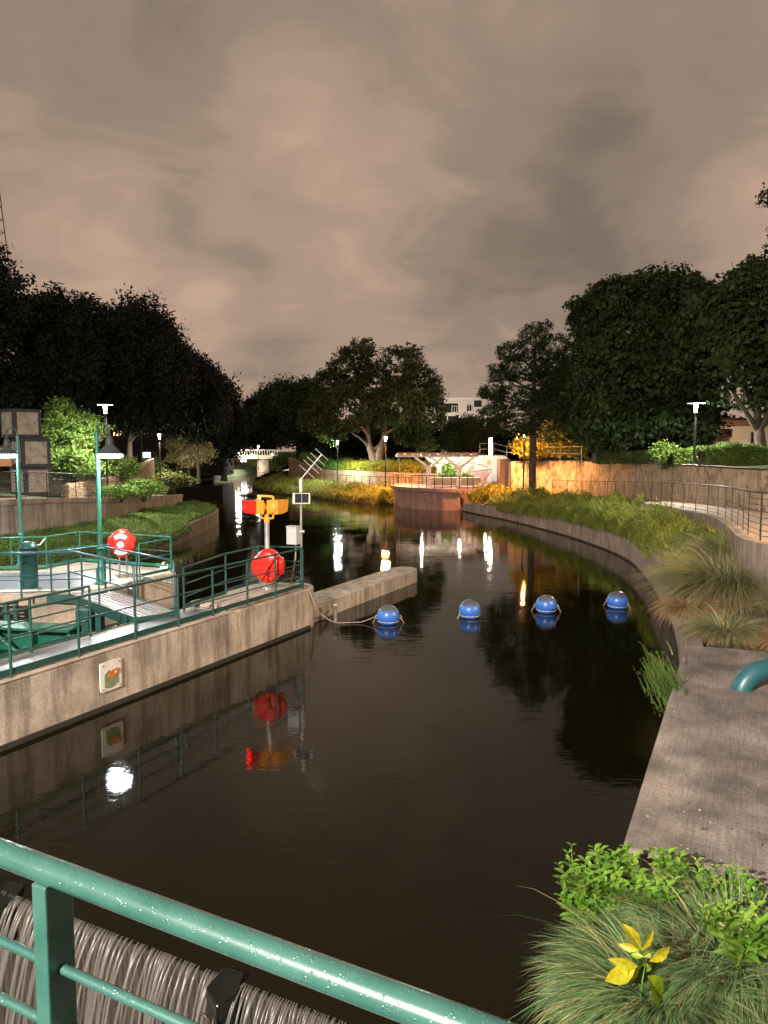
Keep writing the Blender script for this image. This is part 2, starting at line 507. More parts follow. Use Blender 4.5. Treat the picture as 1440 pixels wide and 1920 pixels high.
class MB:
    def __init__(self):
        self.v, self.f, self.s = [], [], []

    def add(self, vs, fs, smooth=False):
        k = len(self.v)
        self.v += [tuple(p) for p in vs]
        self.f += [tuple(i + k for i in q) for q in fs]
        self.s += [smooth] * len(fs)

    def box(self, c, size, rz=0.0, rot=None):
        c = Vector(c)
        R = rot if rot is not None else Matrix.Rotation(rz, 3, 'Z')
        hx, hy, hz = size[0] / 2, size[1] / 2, size[2] / 2
        vs = [c + R @ Vector((x * hx, y * hy, z * hz)) for z in (-1, 1) for x, y in ((-1, -1), (1, -1), (1, 1), (-1, 1))]
        self.add(vs, [(3, 2, 1, 0), (4, 5, 6, 7), (0, 1, 5, 4), (1, 2, 6, 5), (2, 3, 7, 6), (3, 0, 4, 7)])
        return self

    def tube(self, pts, r, seg=8, caps=True):
        pts = [Vector(p) for p in pts]
        rs = r if isinstance(r, (list, tuple)) else [r] * len(pts)
        vs, fs = [], []
        prev = None
        for i, p in enumerate(pts):
            if i == 0: t = pts[1] - p
            elif i == len(pts) - 1: t = p - pts[i - 1]
            else: t = (pts[i + 1] - p).normalized() + (p - pts[i - 1]).normalized()
            t.normalize()
            if prev is None:
                a = Vector((0, 0, 1)) if abs(t.z) < .9 else Vector((1, 0, 0))
                x = t.cross(a).normalized()
            else:
                x = (prev - t * prev.dot(t)).normalized()
            prev = x
            y = t.cross(x)
            for k in range(seg):
                an = 2 * math.pi * k / seg
                vs.append(p + (x * math.cos(an) + y * math.sin(an)) * rs[i])
        for i in range(len(pts) - 1):
            for k in range(seg):
                k2 = (k + 1) % seg
                fs.append((i * seg + k, i * seg + k2, (i + 1) * seg + k2, (i + 1) * seg + k))
        self.add(vs, fs, True)
        if caps:
            n = len(pts)
            self.add(vs[:seg], [tuple(range(seg))[::-1]])
            self.add(vs[(n - 1) * seg:], [tuple(range(seg))])
        return self

    def lathe(self, c, prof, seg=24, M3=None, smooth=True):
        c = Vector(c)
        vs, fs = [], []
        for (r, z) in prof:
            for k in range(seg):
                an = 2 * math.pi * k / seg
                p = Vector((r * math.cos(an), r * math.sin(an), z))
                vs.append(c + (M3 @ p if M3 is not None else p))
        for i in range(len(prof) - 1):
            for k in range(seg):
                k2 = (k + 1) % seg
                fs.append((i * seg + k, i * seg + k2, (i + 1) * seg + k2, (i + 1) * seg + k))
        self.add(vs, fs, smooth)
        return self

    def prism(self, poly, z0, z1):
        """poly: list of (x, y) ccw; z0/z1 number or per-vertex lists"""
        n = len(poly)
        a = z0 if isinstance(z0, (list, tuple)) else [z0] * n
        b = z1 if isinstance(z1, (list, tuple)) else [z1] * n
        ar = sum(poly[i][0] * poly[(i + 1) % n][1] - poly[(i + 1) % n][0] * poly[i][1] for i in range(n))
        idx = list(range(n)) if ar > 0 else list(range(n))[::-1]
        poly = [poly[i] for i in idx]; a = [a[i] for i in idx]; b = [b[i] for i in idx]
        vs = [(poly[i][0], poly[i][1], a[i]) for i in range(n)] + [(poly[i][0], poly[i][1], b[i]) for i in range(n)]
        fs = [tuple(range(n))[::-1], tuple(range(n, 2 * n))]
        fs += [(i, (i + 1) % n, (i + 1) % n + n, i + n) for i in range(n)]
        self.add(vs, fs)
        return self

    def strip(self, A, B, smooth=False):
        n = len(A)
        self.add(list(A) + list(B), [(i, i + 1, n + i + 1, n + i) for i in range(n - 1)], smooth)
        return self

    def build(self, name, mat, parent=None, bevel=0.0, loc=None):
        me = bpy.data.meshes.new(name)
        vs = self.v
        if loc is not None:
            vs = [(p[0] - loc[0], p[1] - loc[1], p[2] - loc[2]) for p in vs]
        me.from_pydata(vs, [], self.f)
        me.polygons.foreach_set('use_smooth', self.s)
        me.materials.append(mat)
        me.update()
        o = bpy.data.objects.new(name, me)
        COL.objects.link(o)
        if loc is not None:
            o.location = loc
        if parent is not None:
            o.parent = parent
            if loc is None and tuple(parent.location) != (0, 0, 0):
                o.matrix_parent_inverse = Matrix.Translation(-Vector(parent.location))
        if bevel:
            b = o.modifiers.new('bevel', 'BEVEL'); b.width = bevel; b.segments = 2; b.limit_method = 'ANGLE'
        return o


def tag(o, label=None, cat=None, group=None, kind=None):
    if label: o['label'] = label
    if cat: o['category'] = cat
    if group: o['group'] = group
    if kind: o['kind'] = kind
    return o


def thing(name, label, cat, loc=(0, 0, 0), group=None):
    o = bpy.data.objects.new(name, None)
    o.empty_display_size = .2
    COL.objects.link(o)
    o.location = loc
    return tag(o, label, cat, group)


def copy_tree(o, parent=None):
    c = o.copy(); COL.objects.link(c); c.parent = parent
    for ch in [x for x in COL.objects if x.parent == o]:
        k_ = copy_tree(ch, c); k_.matrix_parent_inverse = ch.matrix_parent_inverse
    return c


def struct(o):
    o['kind'] = 'structure'
    return o


def mesh_np(name, V, nper, mat, parent=None, smooth=False, faces=None):
    """V (n*k,3) verts; faces all polygons with nper verts in order, or faces array"""
    me = bpy.data.meshes.new(name)
    V = np.asarray(V, dtype=np.float32).reshape(-1, 3)
    if faces is None:
        faces = np.arange(len(V)).reshape(-1, nper)
    nf = len(faces)
    me.vertices.add(len(V)); me.vertices.foreach_set('co', V.ravel())
    me.loops.add(nf * nper); me.loops.foreach_set('vertex_index', faces.astype(np.int32).ravel())
    me.polygons.add(nf)
    me.polygons.foreach_set('loop_start', np.arange(0, nf * nper, nper, dtype=np.int32))
    me.polygons.foreach_set('use_smooth', np.full(nf, smooth))
    me.materials.append(mat)
    me.update(calc_edges=True)
    o = bpy.data.objects.new(name, me)
    COL.objects.link(o)
    if parent is not None:
        o.parent = parent
        o.matrix_parent_inverse = Matrix.Translation(-Vector(parent.location))
    return o


def leaf_verts(rng, P, size, aspect=.5, upbias=0.0, droop=0.0, nrm=None):
    n = len(P)
    t = rng.normal(size=(n, 3)); t[:, 2] -= droop
    t /= np.linalg.norm(t, axis=1)[:, None]
    q = rng.normal(size=(n, 3)); q[:, 2] *= (1 - upbias)
    if nrm is not None:
        nn = nrm + rng.normal(size=(n, 3)) * .45
        t = np.cross(nn, q); t[:, 2] -= droop * .5; t /= (np.linalg.norm(t, axis=1)[:, None] + 1e-9)
        q = nn
    b = np.cross(t, q); b /= (np.linalg.norm(b, axis=1)[:, None] + 1e-9)
    s = (size * rng.uniform(.6, 1.35, n))[:, None]
    V = np.stack([P - t * s * .5, P + b * s * aspect * .5 - t * s * .05, P + t * s * .5, P - b * s * aspect * .5 - t * s * .05], axis=1)
    return V.reshape(-1, 3)


def lobes_for(rng, c, R, k, flat=1.0):
    out_ = []
    for _ in range(int(k * 1.6)):
        d = rng.normal(size=3); d /= np.linalg.norm(d)
        if d[2] < -.55: d[2] *= -.6
        rad = rng.uniform(.16, .40)
        pos = np.array(c) + d * np.array(R) * (1 - rad) * rng.uniform(.80, 1.10)
        out_.append((pos, np.array(R) * rad * np.array([1, 1, flat])))
    out_.append((np.array(c), np.array(R) * .68))
    return out_


def crown_pts(rng, lobes, ncl, per, spread, droop=0.0, want_n=False):
    vol = np.array([r[0] * r[2] for _, r in lobes]); vol = vol / vol.sum()
    idx = rng.choice(len(lobes), ncl, p=vol)
    C = np.array([lobes[i][0] for i in idx]); R = np.array([lobes[i][1] for i in idx])
    d = rng.normal(size=(ncl, 3)); d /= np.linalg.norm(d, axis=1)[:, None]
    rr = rng.uniform(.72, 1.05, ncl) ** .8
    cl = C + d * R * rr[:, None]
    sp = spread * rng.uniform(.4, 1.3, ncl)
    loose = rng.random(ncl) < .16
    cl = cl + d * (loose * rng.uniform(.15, .75, ncl) * spread * 2.4)[:, None]
    P = np.repeat(cl, per, axis=0) + np.clip(rng.normal(size=(ncl * per, 3)), -1.5, 1.5) * np.repeat(sp, per)[:, None] * np.array([1, 1, .65])
    if droop:
        P[:, 2] -= np.abs(rng.normal(size=len(P))) * droop
    if want_n:
        nn = d + rng.normal(size=d.shape) * .5 + np.array([0, 0, .4])
        nn /= np.linalg.norm(nn, axis=1)[:, None]
        return P, np.repeat(nn, per, axis=0)
    return P


def tree(label, u0, v0, u1, v1, D, zb, ut=None, leaf=.3, ncl=900, per=22, mat='lf_dark', bark='bark_dk', seed=1, k=14, spread=None,
         droop=0.0, depth=None, name='tree', cat='tree', group=None, trunk_r=.28, fork=.45, nlimb=9, flat=1.0, aspect=.5, lobes=None, lean=0):
    rng = np.random.default_rng(seed)
    c0 = far((u0 + u1) / 2, (v0 + v1) / 2, D)
    Rx = (u1 - u0) / 2 * D / F_PX; Rz = (v1 - v0) / 2 * D / F_PX
    Ry = depth or min(Rx, 6)
    if ut is None: ut = (u0 + u1) / 2
    tx = (ut - CX) * D / F_PX
    root = thing(name, label, cat, (tx, D, zb), group)
    lb = lobes_for(rng, c0, (Rx, Ry, Rz), k, flat) if lobes is None else [
        (np.array(far(a, b_, D + dd)), np.array((w * D / F_PX, min(w * D / F_PX, 5), h * D / F_PX))) for a, b_, w, h, dd in lobes]
    spread = (spread or max(.35, Rx * .10)) * .62
    P, Nn = crown_pts(rng, lb, int(ncl * 1.5), per, spread, droop, True)
    ok = P[:, 2] > zb + .05
    P, Nn = P[ok], Nn[ok]
    V = leaf_verts(rng, P, leaf, aspect, 0, droop * .8, Nn)
    mesh_np('crown', V, 4, M[mat], root)
    # trunk and limbs
    mb = MB()
    zt = zb + (c0.z - zb) * fork
    ftop = Vector((tx + (c0.x - tx) * .25 + lean, D, zt))
    mb.tube([(tx, D, zb - .3), (tx + .03, D, zb + .3), tuple((Vector((tx, D, zb)) + ftop) / 2 + Vector((.05, 0, 0))), tuple(ftop)],
            [trunk_r * 1.5, trunk_r * 1.1, trunk_r * .95, trunk_r * .8], 10)
    order = sorted(range(len(lb)), key=lambda i: rng.random())[:nlimb]
    for i in order:
        tgt = Vector(lb[i][0])
        mid = ftop.lerp(tgt, .45) + Vector((rng.uniform(-.4, .4), rng.uniform(-.4, .4), rng.uniform(-.2, .5)))
        mb.tube([tuple(ftop - Vector((0, 0, rng.uniform(0, .5)))), tuple(mid), tuple(tgt)], [trunk_r * .55, trunk_r * .36, trunk_r * .12], 7)
        for _ in range(3):
            t2 = tgt + Vector(rng.normal(size=3)) * float(min(lb[i][1])) * .30
            mb.tube([tuple(mid.lerp(tgt, rng.uniform(.1, .7))), tuple(t2)], [trunk_r * .18, trunk_r * .05], 5)
    mb.build('trunk', M[bark], root)
    return root


def bush(label, c, R, leaf, n, mat, seed, name='shrub', cat='shrub', group=None, k=7, stem=True, shell=.8, parent=None, aspect=.5, kind=None):
    rng = np.random.default_rng(seed)
    root = thing(name, label, cat, (c[0], c[1], c[2] - R[2]), group)
    lb = lobes_for(rng, c, R, k)
    P, Nn = crown_pts(rng, lb, n // 8, 8, leaf * 1.1, 0, True)
    ok = P[:, 2] > c[2] - R[2] * 1.02
    P, Nn = P[ok], Nn[ok]
    mesh_np('foliage', leaf_verts(rng, P, leaf, aspect, nrm=Nn), 4, M[mat], root)
    if stem:
        mb = MB()
        for i in range(6):
            t = Vector(lb[i % len(lb)][0])
            mb.tube([(c[0] + rng.uniform(-.1, .1), c[1], c[2] - R[2] - .1), tuple(t)], [.03, .012], 5)
        mb.build('stem', M['bark_dk'], root)
    return root


def blades(rng, base, dirs, length, width, nseg=5, curl=1.0):
    """tapered curving ribbons: base (n,3), dirs (n,2) horizontal lean, length (n)"""
    n = len(base)
    ang0 = rng.uniform(.05, .5, n)
    out_ = []
    side = np.stack([-dirs[:, 1], dirs[:, 0], np.zeros(n)], 1)
    side += rng.normal(size=(n, 3)) * .35
    side /= np.linalg.norm(side, axis=1)[:, None]
    p = base.copy()
    ang = ang0
    L = length / nseg
    for s in range(nseg + 1):
        w = width * (1 - s / nseg) ** .7 * .5
        out_.append(np.stack([p - side * w[:, None], p + side * w[:, None]], 1))
        ang = ang + curl * rng.uniform(.45, 1.45, n) * (1.6 / nseg)
        p = p + np.stack([dirs[:, 0] * np.sin(ang), dirs[:, 1] * np.sin(ang), np.cos(ang)], 1) * L[:, None]
    V = np.stack(out_, 1)                       # n, nseg+1, 2, 3
    m = (nseg + 1) * 2
    f = []
    for s in range(nseg):
        a = s * 2
        f.append([a, a + 1, a + 3, a + 2])
    f = np.array(f)
    faces = (np.arange(n)[:, None, None] * m + f[None]).reshape(-1, 4)
    return V.reshape(-1, 3), faces


def tussock(label, c, R, H, n, mat, seed, width=.008, name='grass_tussock', drymat='dry', rdir=None, bias=0.0, curl=1.0):
    rng = np.random.default_rng(seed)
    root = thing(name, label, 'grass', c)
    for part, m_name, frac, hh in (('blade', mat, 1.0, 1.0), ('dead_blade', drymat, .35, .75)):
        k = int(n * frac)
        th = rng.uniform(0, 2 * math.pi, k)
        r = np.sqrt(rng.uniform(0, 1, k)) * R * (.22 if part == 'blade' else .30)
        base = np.stack([c[0] + r * np.cos(th), c[1] + r * np.sin(th), np.full(k, c[2])], 1)
        th2 = th + rng.normal(size=k) * .62
        d = np.stack([np.cos(th2), np.sin(th2)], 1)
        if rdir is not None:
            d = d + np.array(rdir) * bias
            d /= np.linalg.norm(d, axis=1)[:, None]
        L = H * rng.uniform(.65, 1.2, k) * hh * np.where(rng.random(k) < .006, 1.45, 1.0)
        V, fa = blades(rng, base, d, L, width * rng.uniform(.45, 1.7, k), 6, curl * (1.0 if part == 'blade' else 1.35))
        V[:, 2] = np.maximum(V[:, 2], c[2] - .45)
        o = mesh_np(part, V, 4, M[m_name], root, True, fa)
        o['kind'] = 'stuff'
    return root


def cover(name, label, cat, quads, n, leaf, hgt, mat, seed, blade_frac=.4, lump=.5):
    """ground cover over patches: quads list of 4 corner Vectors"""
    rng = np.random.default_rng(seed)
    areas = np.array([((q[1] - q[0]).cross(q[3] - q[0])).length for q in quads]); areas /= areas.sum()
    idx = rng.choice(len(quads), n, p=areas)
    Q = np.array([[list(p) for p in quads[i]] for i in idx])
    s, t = rng.uniform(0, 1, (2, n))
    P = (Q[:, 0] * ((1 - s) * (1 - t))[:, None] + Q[:, 1] * (s * (1 - t))[:, None] + Q[:, 2] * (s * t)[:, None] + Q[:, 3] * ((1 - s) * t)[:, None])
    lumpv = .5 + .5 * np.sin(P[:, 0] * 2.3 + 1.3 * np.sin(P[:, 1] * 1.1)) * np.sin(P[:, 1] * 1.9 + P[:, 0] * .7)
    h = hgt * (1 - lump + lump * lumpv)
    P[:, 2] += rng.uniform(0, 1, n) ** .7 * h
    V1 = leaf_verts(rng, P[: int(n * (1 - blade_frac))], leaf, .55)
    k = int(n * blade_frac)
    B = P[n - k:].copy()
    th = rng.uniform(0, 6.283, k)
    V2, _ = blades(rng, B, np.stack([np.cos(th), np.sin(th)], 1), rng.uniform(.5, 1.3, k) * leaf * 2.4, np.full(k, leaf * .28), 1, .4)
    V2 = V2.reshape(-1, 4, 3)[:, [0, 1, 3, 2]].reshape(-1, 3)
    o = mesh_np(name, np.concatenate([V1, V2]), 4, M[mat])
    return tag(o, label, cat, kind='stuff')


def railing(label, pts, h, fr, post_r=.024, rail_r=.02, mat='green', kick=None, name='railing', group=None, seg=8, square=None, bar_r=None, close_post=True, skip=()):
    pts = [Vector(p) for p in pts]
    root = thing(name, label, 'railing', pts[0], group)
    for i, p in enumerate(pts):
        if i in skip: continue
        mb = MB()
        if square:
            j = min(i, len(pts) - 2)
            d = pts[j + 1] - pts[j]
            mb.box(p + Vector((0, 0, h / 2)), (square[0], square[1], h), math.atan2(d.y, d.x))
        else:
            mb.tube([p, p + Vector((0, 0, h - rail_r))], post_r, seg)
        mb.build('post', M[mat], root)
    up = Vector((0, 0, 1))
    MB().tube([p + up * h for p in pts], rail_r * 1.15, seg).build('top_rail', M[mat], root)
    for f in fr:
        MB().tube([p + up * h * f for p in pts], bar_r or rail_r * .7, 6).build('mid_rail', M[mat], root)
    if kick:
        mb = MB()
        for a, b in zip(pts[:-1], pts[1:]):
            d = b - a
            q = (a + b) / 2 + up * (kick / 2 + .05)
            mb.box(q, (math.hypot(d.x, d.y), .012, kick), math.atan2(d.y, d.x))
        mb.build('kick_plate', M[mat], root)
    return root


# ------------------------------------------------------------------ lock frame (a along the wall, b to its left)
AN = math.radians(26.3)
OX, OY = -6.02, 11.45
RZ = math.pi / 2 - AN


def L2(a, b, z=0.0):
    return Vector((OX + a * math.sin(AN) - b * math.cos(AN), OY + a * math.cos(AN) + b * math.sin(AN), z))


def LX(poly):
    return [tuple(L2(a, b))[:2] for a, b in poly]


TOPZ = 1.05
# ------------------------------------------------------------------ ground, water
mb = MB(); mb.add([(-2500, -400, -2.7), (2500, -400, -2.7), (2500, 3000, -2.7), (-2500, 3000, -2.7)], [(0, 1, 2, 3)])
struct(mb.build('ground', M['bed']))
WL, WR = L2(-2.6, -.5), L2(-2.6, -10.5)
mb = MB()
Wa = L2(-2.55, 12.0); Wb = L2(-2.55, -10.5)
mb.add([(Wa.x - 60, Wa.y + 30, 0), tuple(Wa)[:2] + (0,), tuple(Wb)[:2] + (0,), (30, 20, 0), (60, 200, 0), (-120, 200, 0)], [(0, 1, 2, 3, 4, 5)])
struct(mb.build('river_water', M['water']))
mb = MB(); mb.add([(-60, -30, -2.2), (40, -30, -2.2), (40, 12, -2.2), (-60, 20, -2.2)], [(0, 1, 2, 3)])
struct(mb.build('lower_water', M['water']))

# ------------------------------------------------------------------ lock wall (pier) with rounded nose, ledge
nose = [(9.10 + .78 * math.sin(t), .70 - .70 * math.cos(t)) for t in [i * math.pi / 12 for i in range(1, 12)]]
wall_poly = [(-14, 0), (9.10, 0)] + nose + [(9.10, 1.40), (-14, 1.40)]
pier = thing('lock_wall', 'long streaked concrete lock wall with rounded nose beside the dark river', 'wall', L2(0, 0, 0))
MB().prism(LX(wall_poly), -2.6, TOPZ).build('wall_body', M['conc'], pier, .03)
MB().prism(LX([(6.0, .22), (9.0, .22)] + [(9.0 + .60 * math.sin(t), .78 - .56 * math.cos(t)) for t in [i * math.pi / 8 for i in range(1, 8)]] + [(9.0, 1.34), (6.0, 1.34)]), TOPZ + .003, TOPZ + .12).build('raised_pad', M['conc_top'], pier, .015)
MB().prism(LX([(-14, -.015), (5.9, -.015), (5.9, .17), (-14, .17)]), TOPZ + .002, TOPZ + .03).build('coping', M['conc_top'], pier, .01)
MB().prism(LX([(-14, .25), (5.75, .25), (5.75, 1.02), (-14, 1.02)]), TOPZ + .01, TOPZ + .035).build('walkway_grating', M['grate'], pier)
mb = MB()
mb.prism(LX([(-14, -.045), (9.1, -.045), (9.1, -.002), (-14, -.002)]), -.35, .085)
mb.build('waterline_stain', M['bed'], pier)

ledge = thing('concrete_ledge', 'low worn concrete ledge reaching out past the rounded wall nose', 'ledge', L2(9.6, .8, 0))
endc = [(16.7 + .62 * math.sin(t), .80 - .52 * math.cos(t)) for t in [i * math.pi / 8 for i in range(1, 8)]]
MB().prism(LX([(9.30, .28), (16.7, .28)] + endc + [(16.7, 1.32), (9.15, 1.32)]), -1.5, .45).build('ledge_body', M['conc'], ledge, .03)
for (a, b) in ((12.8, .22),):
    pass

# worn blocks patched onto the wall face: mooring post stub
stub = thing('mooring_stub', 'short rusty stub post standing in the water by the ledge', 'post', at(629, 1166, 0))
MB().lathe(at(629, 1164, 0), [(.05, -.5), (.05, .42), (.062, .42), (.062, .47), (.0, .48)], 12).build('post', M['conc'], stub)

# sign plate on wall face
sc = L2(2.25, -.03, .62)
plate = thing('wall_plaque', 'square white tilted plaque with orange fish shape on the wall face', 'plaque', sc)
rp_ = Matrix.Rotation(RZ, 3, 'Z')


def on_wall(x, z, off):
    return L2(2.25 + x, -.005 - off, .60 + z)


def flat_poly(mbx, pts, off, th=.006):
    fr_ = [on_wall(x, z, off + th) for x, z in pts]; bk = [on_wall(x, z, off) for x, z in pts]
    n_ = len(pts)
    mbx.add(fr_ + bk, [tuple(range(n_))] + [(i, i + n_, (i + 1) % n_ + n_, (i + 1) % n_) for i in range(n_)])


mb = MB()
r_ = .04
rect = []
for cx_, cz_, a0 in ((.25 - r_, .27 - r_, 0), (-.25 + r_, .27 - r_, 90), (-.25 + r_, -.27 + r_, 180), (.25 - r_, -.27 + r_, 270)):
    for q in range(0, 91, 30):
        t = math.radians(a0 + q); rect.append((cx_ + r_ * math.cos(t), cz_ + r_ * math.sin(t)))
flat_poly(mb, rect, 0, .025)
mb.build('board', M['white'], plate)
mb = MB(); flat_poly(mb, [(-.16, -.20), (-.02, -.23), (.17, -.17), (.16, .02), (.02, .00), (-.05, .12), (-.16, .04)], .027)
mb.build('green_patch', paint('plaque_green', (.20, .28, .14), .5, 0, .5, 0, 12), plate)
mb = MB(); flat_poly(mb, [(.06 + .15 * math.cos(t), .035 + .07 * math.sin(t) + .03 * math.cos(t)) for t in [i * math.pi / 8 for i in range(16)]], .035)
mb.build('orange_fish', paint('plaque_orange', (.62, .17, .05), .45, 0, .3), plate)
mb = MB(); flat_poly(mb, [(.10 + .03 * math.cos(t), .045 + .02 * math.sin(t)) for t in [i * math.pi / 4 for i in range(8)]], .043)
mb.build('fish_eye', M['white'], plate)
for x in (-.2, .2):
    for z in (-.22, .22):
        mb = MB(); flat_poly(mb, [(x + .016 * math.cos(t), z + .016 * math.sin(t)) for t in [i * math.pi / 4 for i in range(8)]], .027, .012)
        mb.build('bolt', M['steel'], plate)

# railings on the lock wall
fp = [L2(a, .09, TOPZ + .03) for a in (-3.6, -2.3, -1.0, .3, 1.65, 3.0, 4.2, 5.3, 6.55, 7.7, 8.95)]
railing('dark green railing along the front edge of the streaked lock wall', fp, 1.06, (.62, .33), .026, .022, 'green', .10)
ip = [L2(a, 1.12, TOPZ + .01) for a in (-2.6, -1.2, .1, 1.5, 2.85)]
railing('short dark green railing on the inner edge of the lock wall walkway', ip, 1.0, (.62, .33), .026, .022, 'green', .08)
bp_ = [L2(5.95, .62, TOPZ + .12), L2(7.4, 1.22, TOPZ + .12), L2(8.75, 1.28, TOPZ + .12), L2(9.15, .60, TOPZ + .12), L2(9.0, .2, TOPZ + .12)]
bp_ = [L2(5.35, .95, TOPZ + .03), L2(7.1, 1.15, TOPZ + .12), L2(8.6, 1.25, TOPZ + .12), L2(9.02, .16, TOPZ + .12)]
railing('dark green railing behind the red ring box on the wall nose', bp_, 1.0, (.62, .33), .026, .022, 'green', .08)

# ------------------------------------------------------------------ far lock platform
platpts = [at(-160, 1116, TOPZ), at(60, 1118, TOPZ), at(153, 1109, TOPZ), at(238, 1092, TOPZ), at(247, 1088, TOPZ), at(330, 1073, TOPZ), at(324, 1066, TOPZ), at(152, 1053, TOPZ), at(70, 1069, TOPZ), at(-200, 1075, TOPZ)]
plat = thing('lock_platform', 'pale concrete lock platform with a blue lit pad and green bollard', 'platform', platpts[2])
MB().prism([(p.x, p.y) for p in platpts], -2.6, TOPZ).build('platform_body', M['conc_top'], plat, .03)
pad = [at(-160, 1109, TOPZ), at(60, 1112, TOPZ), at(112, 1107, TOPZ), at(186, 1093, TOPZ), at(225, 1084, TOPZ), at(200, 1076, TOPZ), at(120, 1074, TOPZ), at(-180, 1078, TOPZ)]
MB().prism([(p.x, p.y) for p in pad], TOPZ + .002, TOPZ + .012).build('dark_pad', M['asphalt'], plat)
e0, e1 = at(-160, 1118, TOPZ), at(153, 1111, TOPZ)
mb = MB(); mb.tube([e0 + Vector((0, -.05, .08)), e1 + Vector((-.25, -.05, .08)), e1 + Vector((0, .1, .08)), e1 + Vector((.05, .1, -.25))], .045, 10)
mb.build('edge_pipe', M['steel'], plat)
mb = MB(); mb.box((e0 + e1) / 2 + Vector((0, -.16, -.12)), ((e1 - e0).length, .12, .22), math.atan2(e1.y - e0.y, e1.x - e0.x))
mb.build('edge_beam', M['green'], plat)

# gate leaf in the chamber
g0, g1 = far(-150, 1172, 17.9), far(156, 1176, 17.2)
g0.z = g1.z = .62
gate = thing('lock_gate', 'bright green steel lock gate leaf with ribs low in the chamber', 'gate', (g0 + g1) / 2)
gd = (g1 - g0).normalized(); gn = Vector((gd.y, -gd.x, 0))
gl = (g1 - g0).length
ga = math.atan2(gd.y, gd.x)
mid = (g0 + g1) / 2
MB().box(mid + Vector((0, 0, -1.0)), (gl, .10, 2.0), ga).build('skin_plate', M['gategreen'], gate)
mb = MB()
mb.box(mid + gn * .28 + Vector((0, 0, .02)), (gl, .62, .06), ga)
mb.build('top_flange', M['gategreen'], gate, .008)
mb = MB()
for i in range(0, 5):
    MB().box(g0.lerp(g1, .04 + i * .23) + gn * .20 + Vector((0, 0, -.5)), (.05, .30, 1.0), ga).build('rib', M['gategreen'], gate)
mb = MB()
mb.tube([g0.lerp(g1, .50) + gn * .40 + Vector((0, 0, -.02)), g0.lerp(g1, .78) + gn * .40 + Vector((0, 0, -.95))], .035, 6)
mb.tube([g0.lerp(g1, .99) + gn * .40 + Vector((0, 0, -.02)), g0.lerp(g1, .80) + gn * .40 + Vector((0, 0, -.95))], .035, 6)
mb.build('brace', M['green_lt'], gate)
hp = far(160, 1150, 17.3)
mb = MB(); mb.box((hp.x, hp.y, -.3), (.32, .32, 2.6), ga); mb.box((hp.x + .32, hp.y + .05, -.3), (.14, .2, 2.3), ga)
mb.build('heel_post', M['green'], gate, .01)
# gate machinery
mach = thing('gate_machinery', 'cluster of dark pipes and brackets under the platform edge at left', 'machinery', far(20, 1150, 17.8))
rr_ = random.Random(4)
mb = MB()
for i in range(5):
    y = 1136 + i * 7
    mb.tube([far(-60, y + rr_.uniform(-2, 2), 18.4), far(10 + rr_.uniform(-5, 20), y - 3, 18.2), far(34, y - 6, 18.1)], .03 + .012 * (i % 2), 7)
mb.build('pipe', M['bronze'], mach)
mb = MB()
for x in (-10, 12, 30):
    mb.box(far(x, 1150, 18.15), (.10, .14, .5), .2)
mb.build('bracket', M['green'], mach, .01)

# gangway from wall to platform
gA, gB = L2(5.85, 4.45, 1.12), L2(4.55, .98, 1.16)
gx = (gB - gA); gx.z = 0; glen = gx.length; gx.normalize(); gy = Vector((-gx.y, gx.x, 0))
gw = .92
gang = thing('gangway', 'narrow ribbed steel gangway crossing the lock chamber', 'gangway', gB)
gmid = (gA + gB) / 2
ga2 = math.atan2(gx.y, gx.x)
MB().box(gmid + Vector((0, 0, .0)), (glen, gw, .03), ga2).build('deck', M['gang'], gang)
mb = MB()
for i in range(7):
    mb.box(gmid + gy * (-gw / 2 + .07 + i * (gw - .14) / 6) + Vector((0, 0, .026)), (glen - .04, .018, .022), ga2)
mb.build('deck_rib', M['steel'], gang)
mb = MB()
for s in (-1, 1):
    mb.box(gmid + gy * s * (gw / 2 + .012) + Vector((0, 0, -.09)), (glen, .022, .24), ga2)
mb.box(gB + gx * .012 + Vector((0, 0, -.09)), (.022, gw + .05, .24), ga2)
mb.build('side_channel', M['green'], gang)
for s in (-1, 1):
    q0 = gA + gy * s * gw / 2 - gx * .1; q1 = gB + gy * s * gw / 2 - gx * .12
    pts = [q0 + Vector((0, 0, -.1)), q0 + Vector((0, 0, 1.06)), q0 + gx * .08 + Vector((0, 0, 1.13)), q1 - gx * .08 + Vector((0, 0, 1.13)), q1 + Vector((0, 0, 1.06)), q1 + Vector((0, 0, -.1))]
    MB().tube(pts, .026, 10).build('handrail', M['pipe'], gang)
    MB().tube([q0 + Vector((0, 0, .6)), q1 + Vector((0, 0, .6))], .020, 8).build('mid_rail', M['pipe'], gang)
    mdl = q0.lerp(q1, .5)
    MB().tube([mdl, mdl + Vector((0, 0, 1.12))], .022, 8).build('post', M['pipe'], gang)
float_ = thing('float_sensor', 'black round fender and grey bracket hanging below the gangway', 'fender', L2(3.9, 1.75, .35))
MB().lathe(L2(4.0, 1.62, .55), [(0, .12), (.2, .10), (.33, 0), (.2, -.10), (0, -.12)], 18).build('fender', M['rubber'], float_)
MB().box(L2(4.7, 2.3, .45), (.5, .05, .05), RZ).box(L2(4.7, 2.3, .2), (.05, .05, .6), RZ).build('bracket', M['steel'], float_)

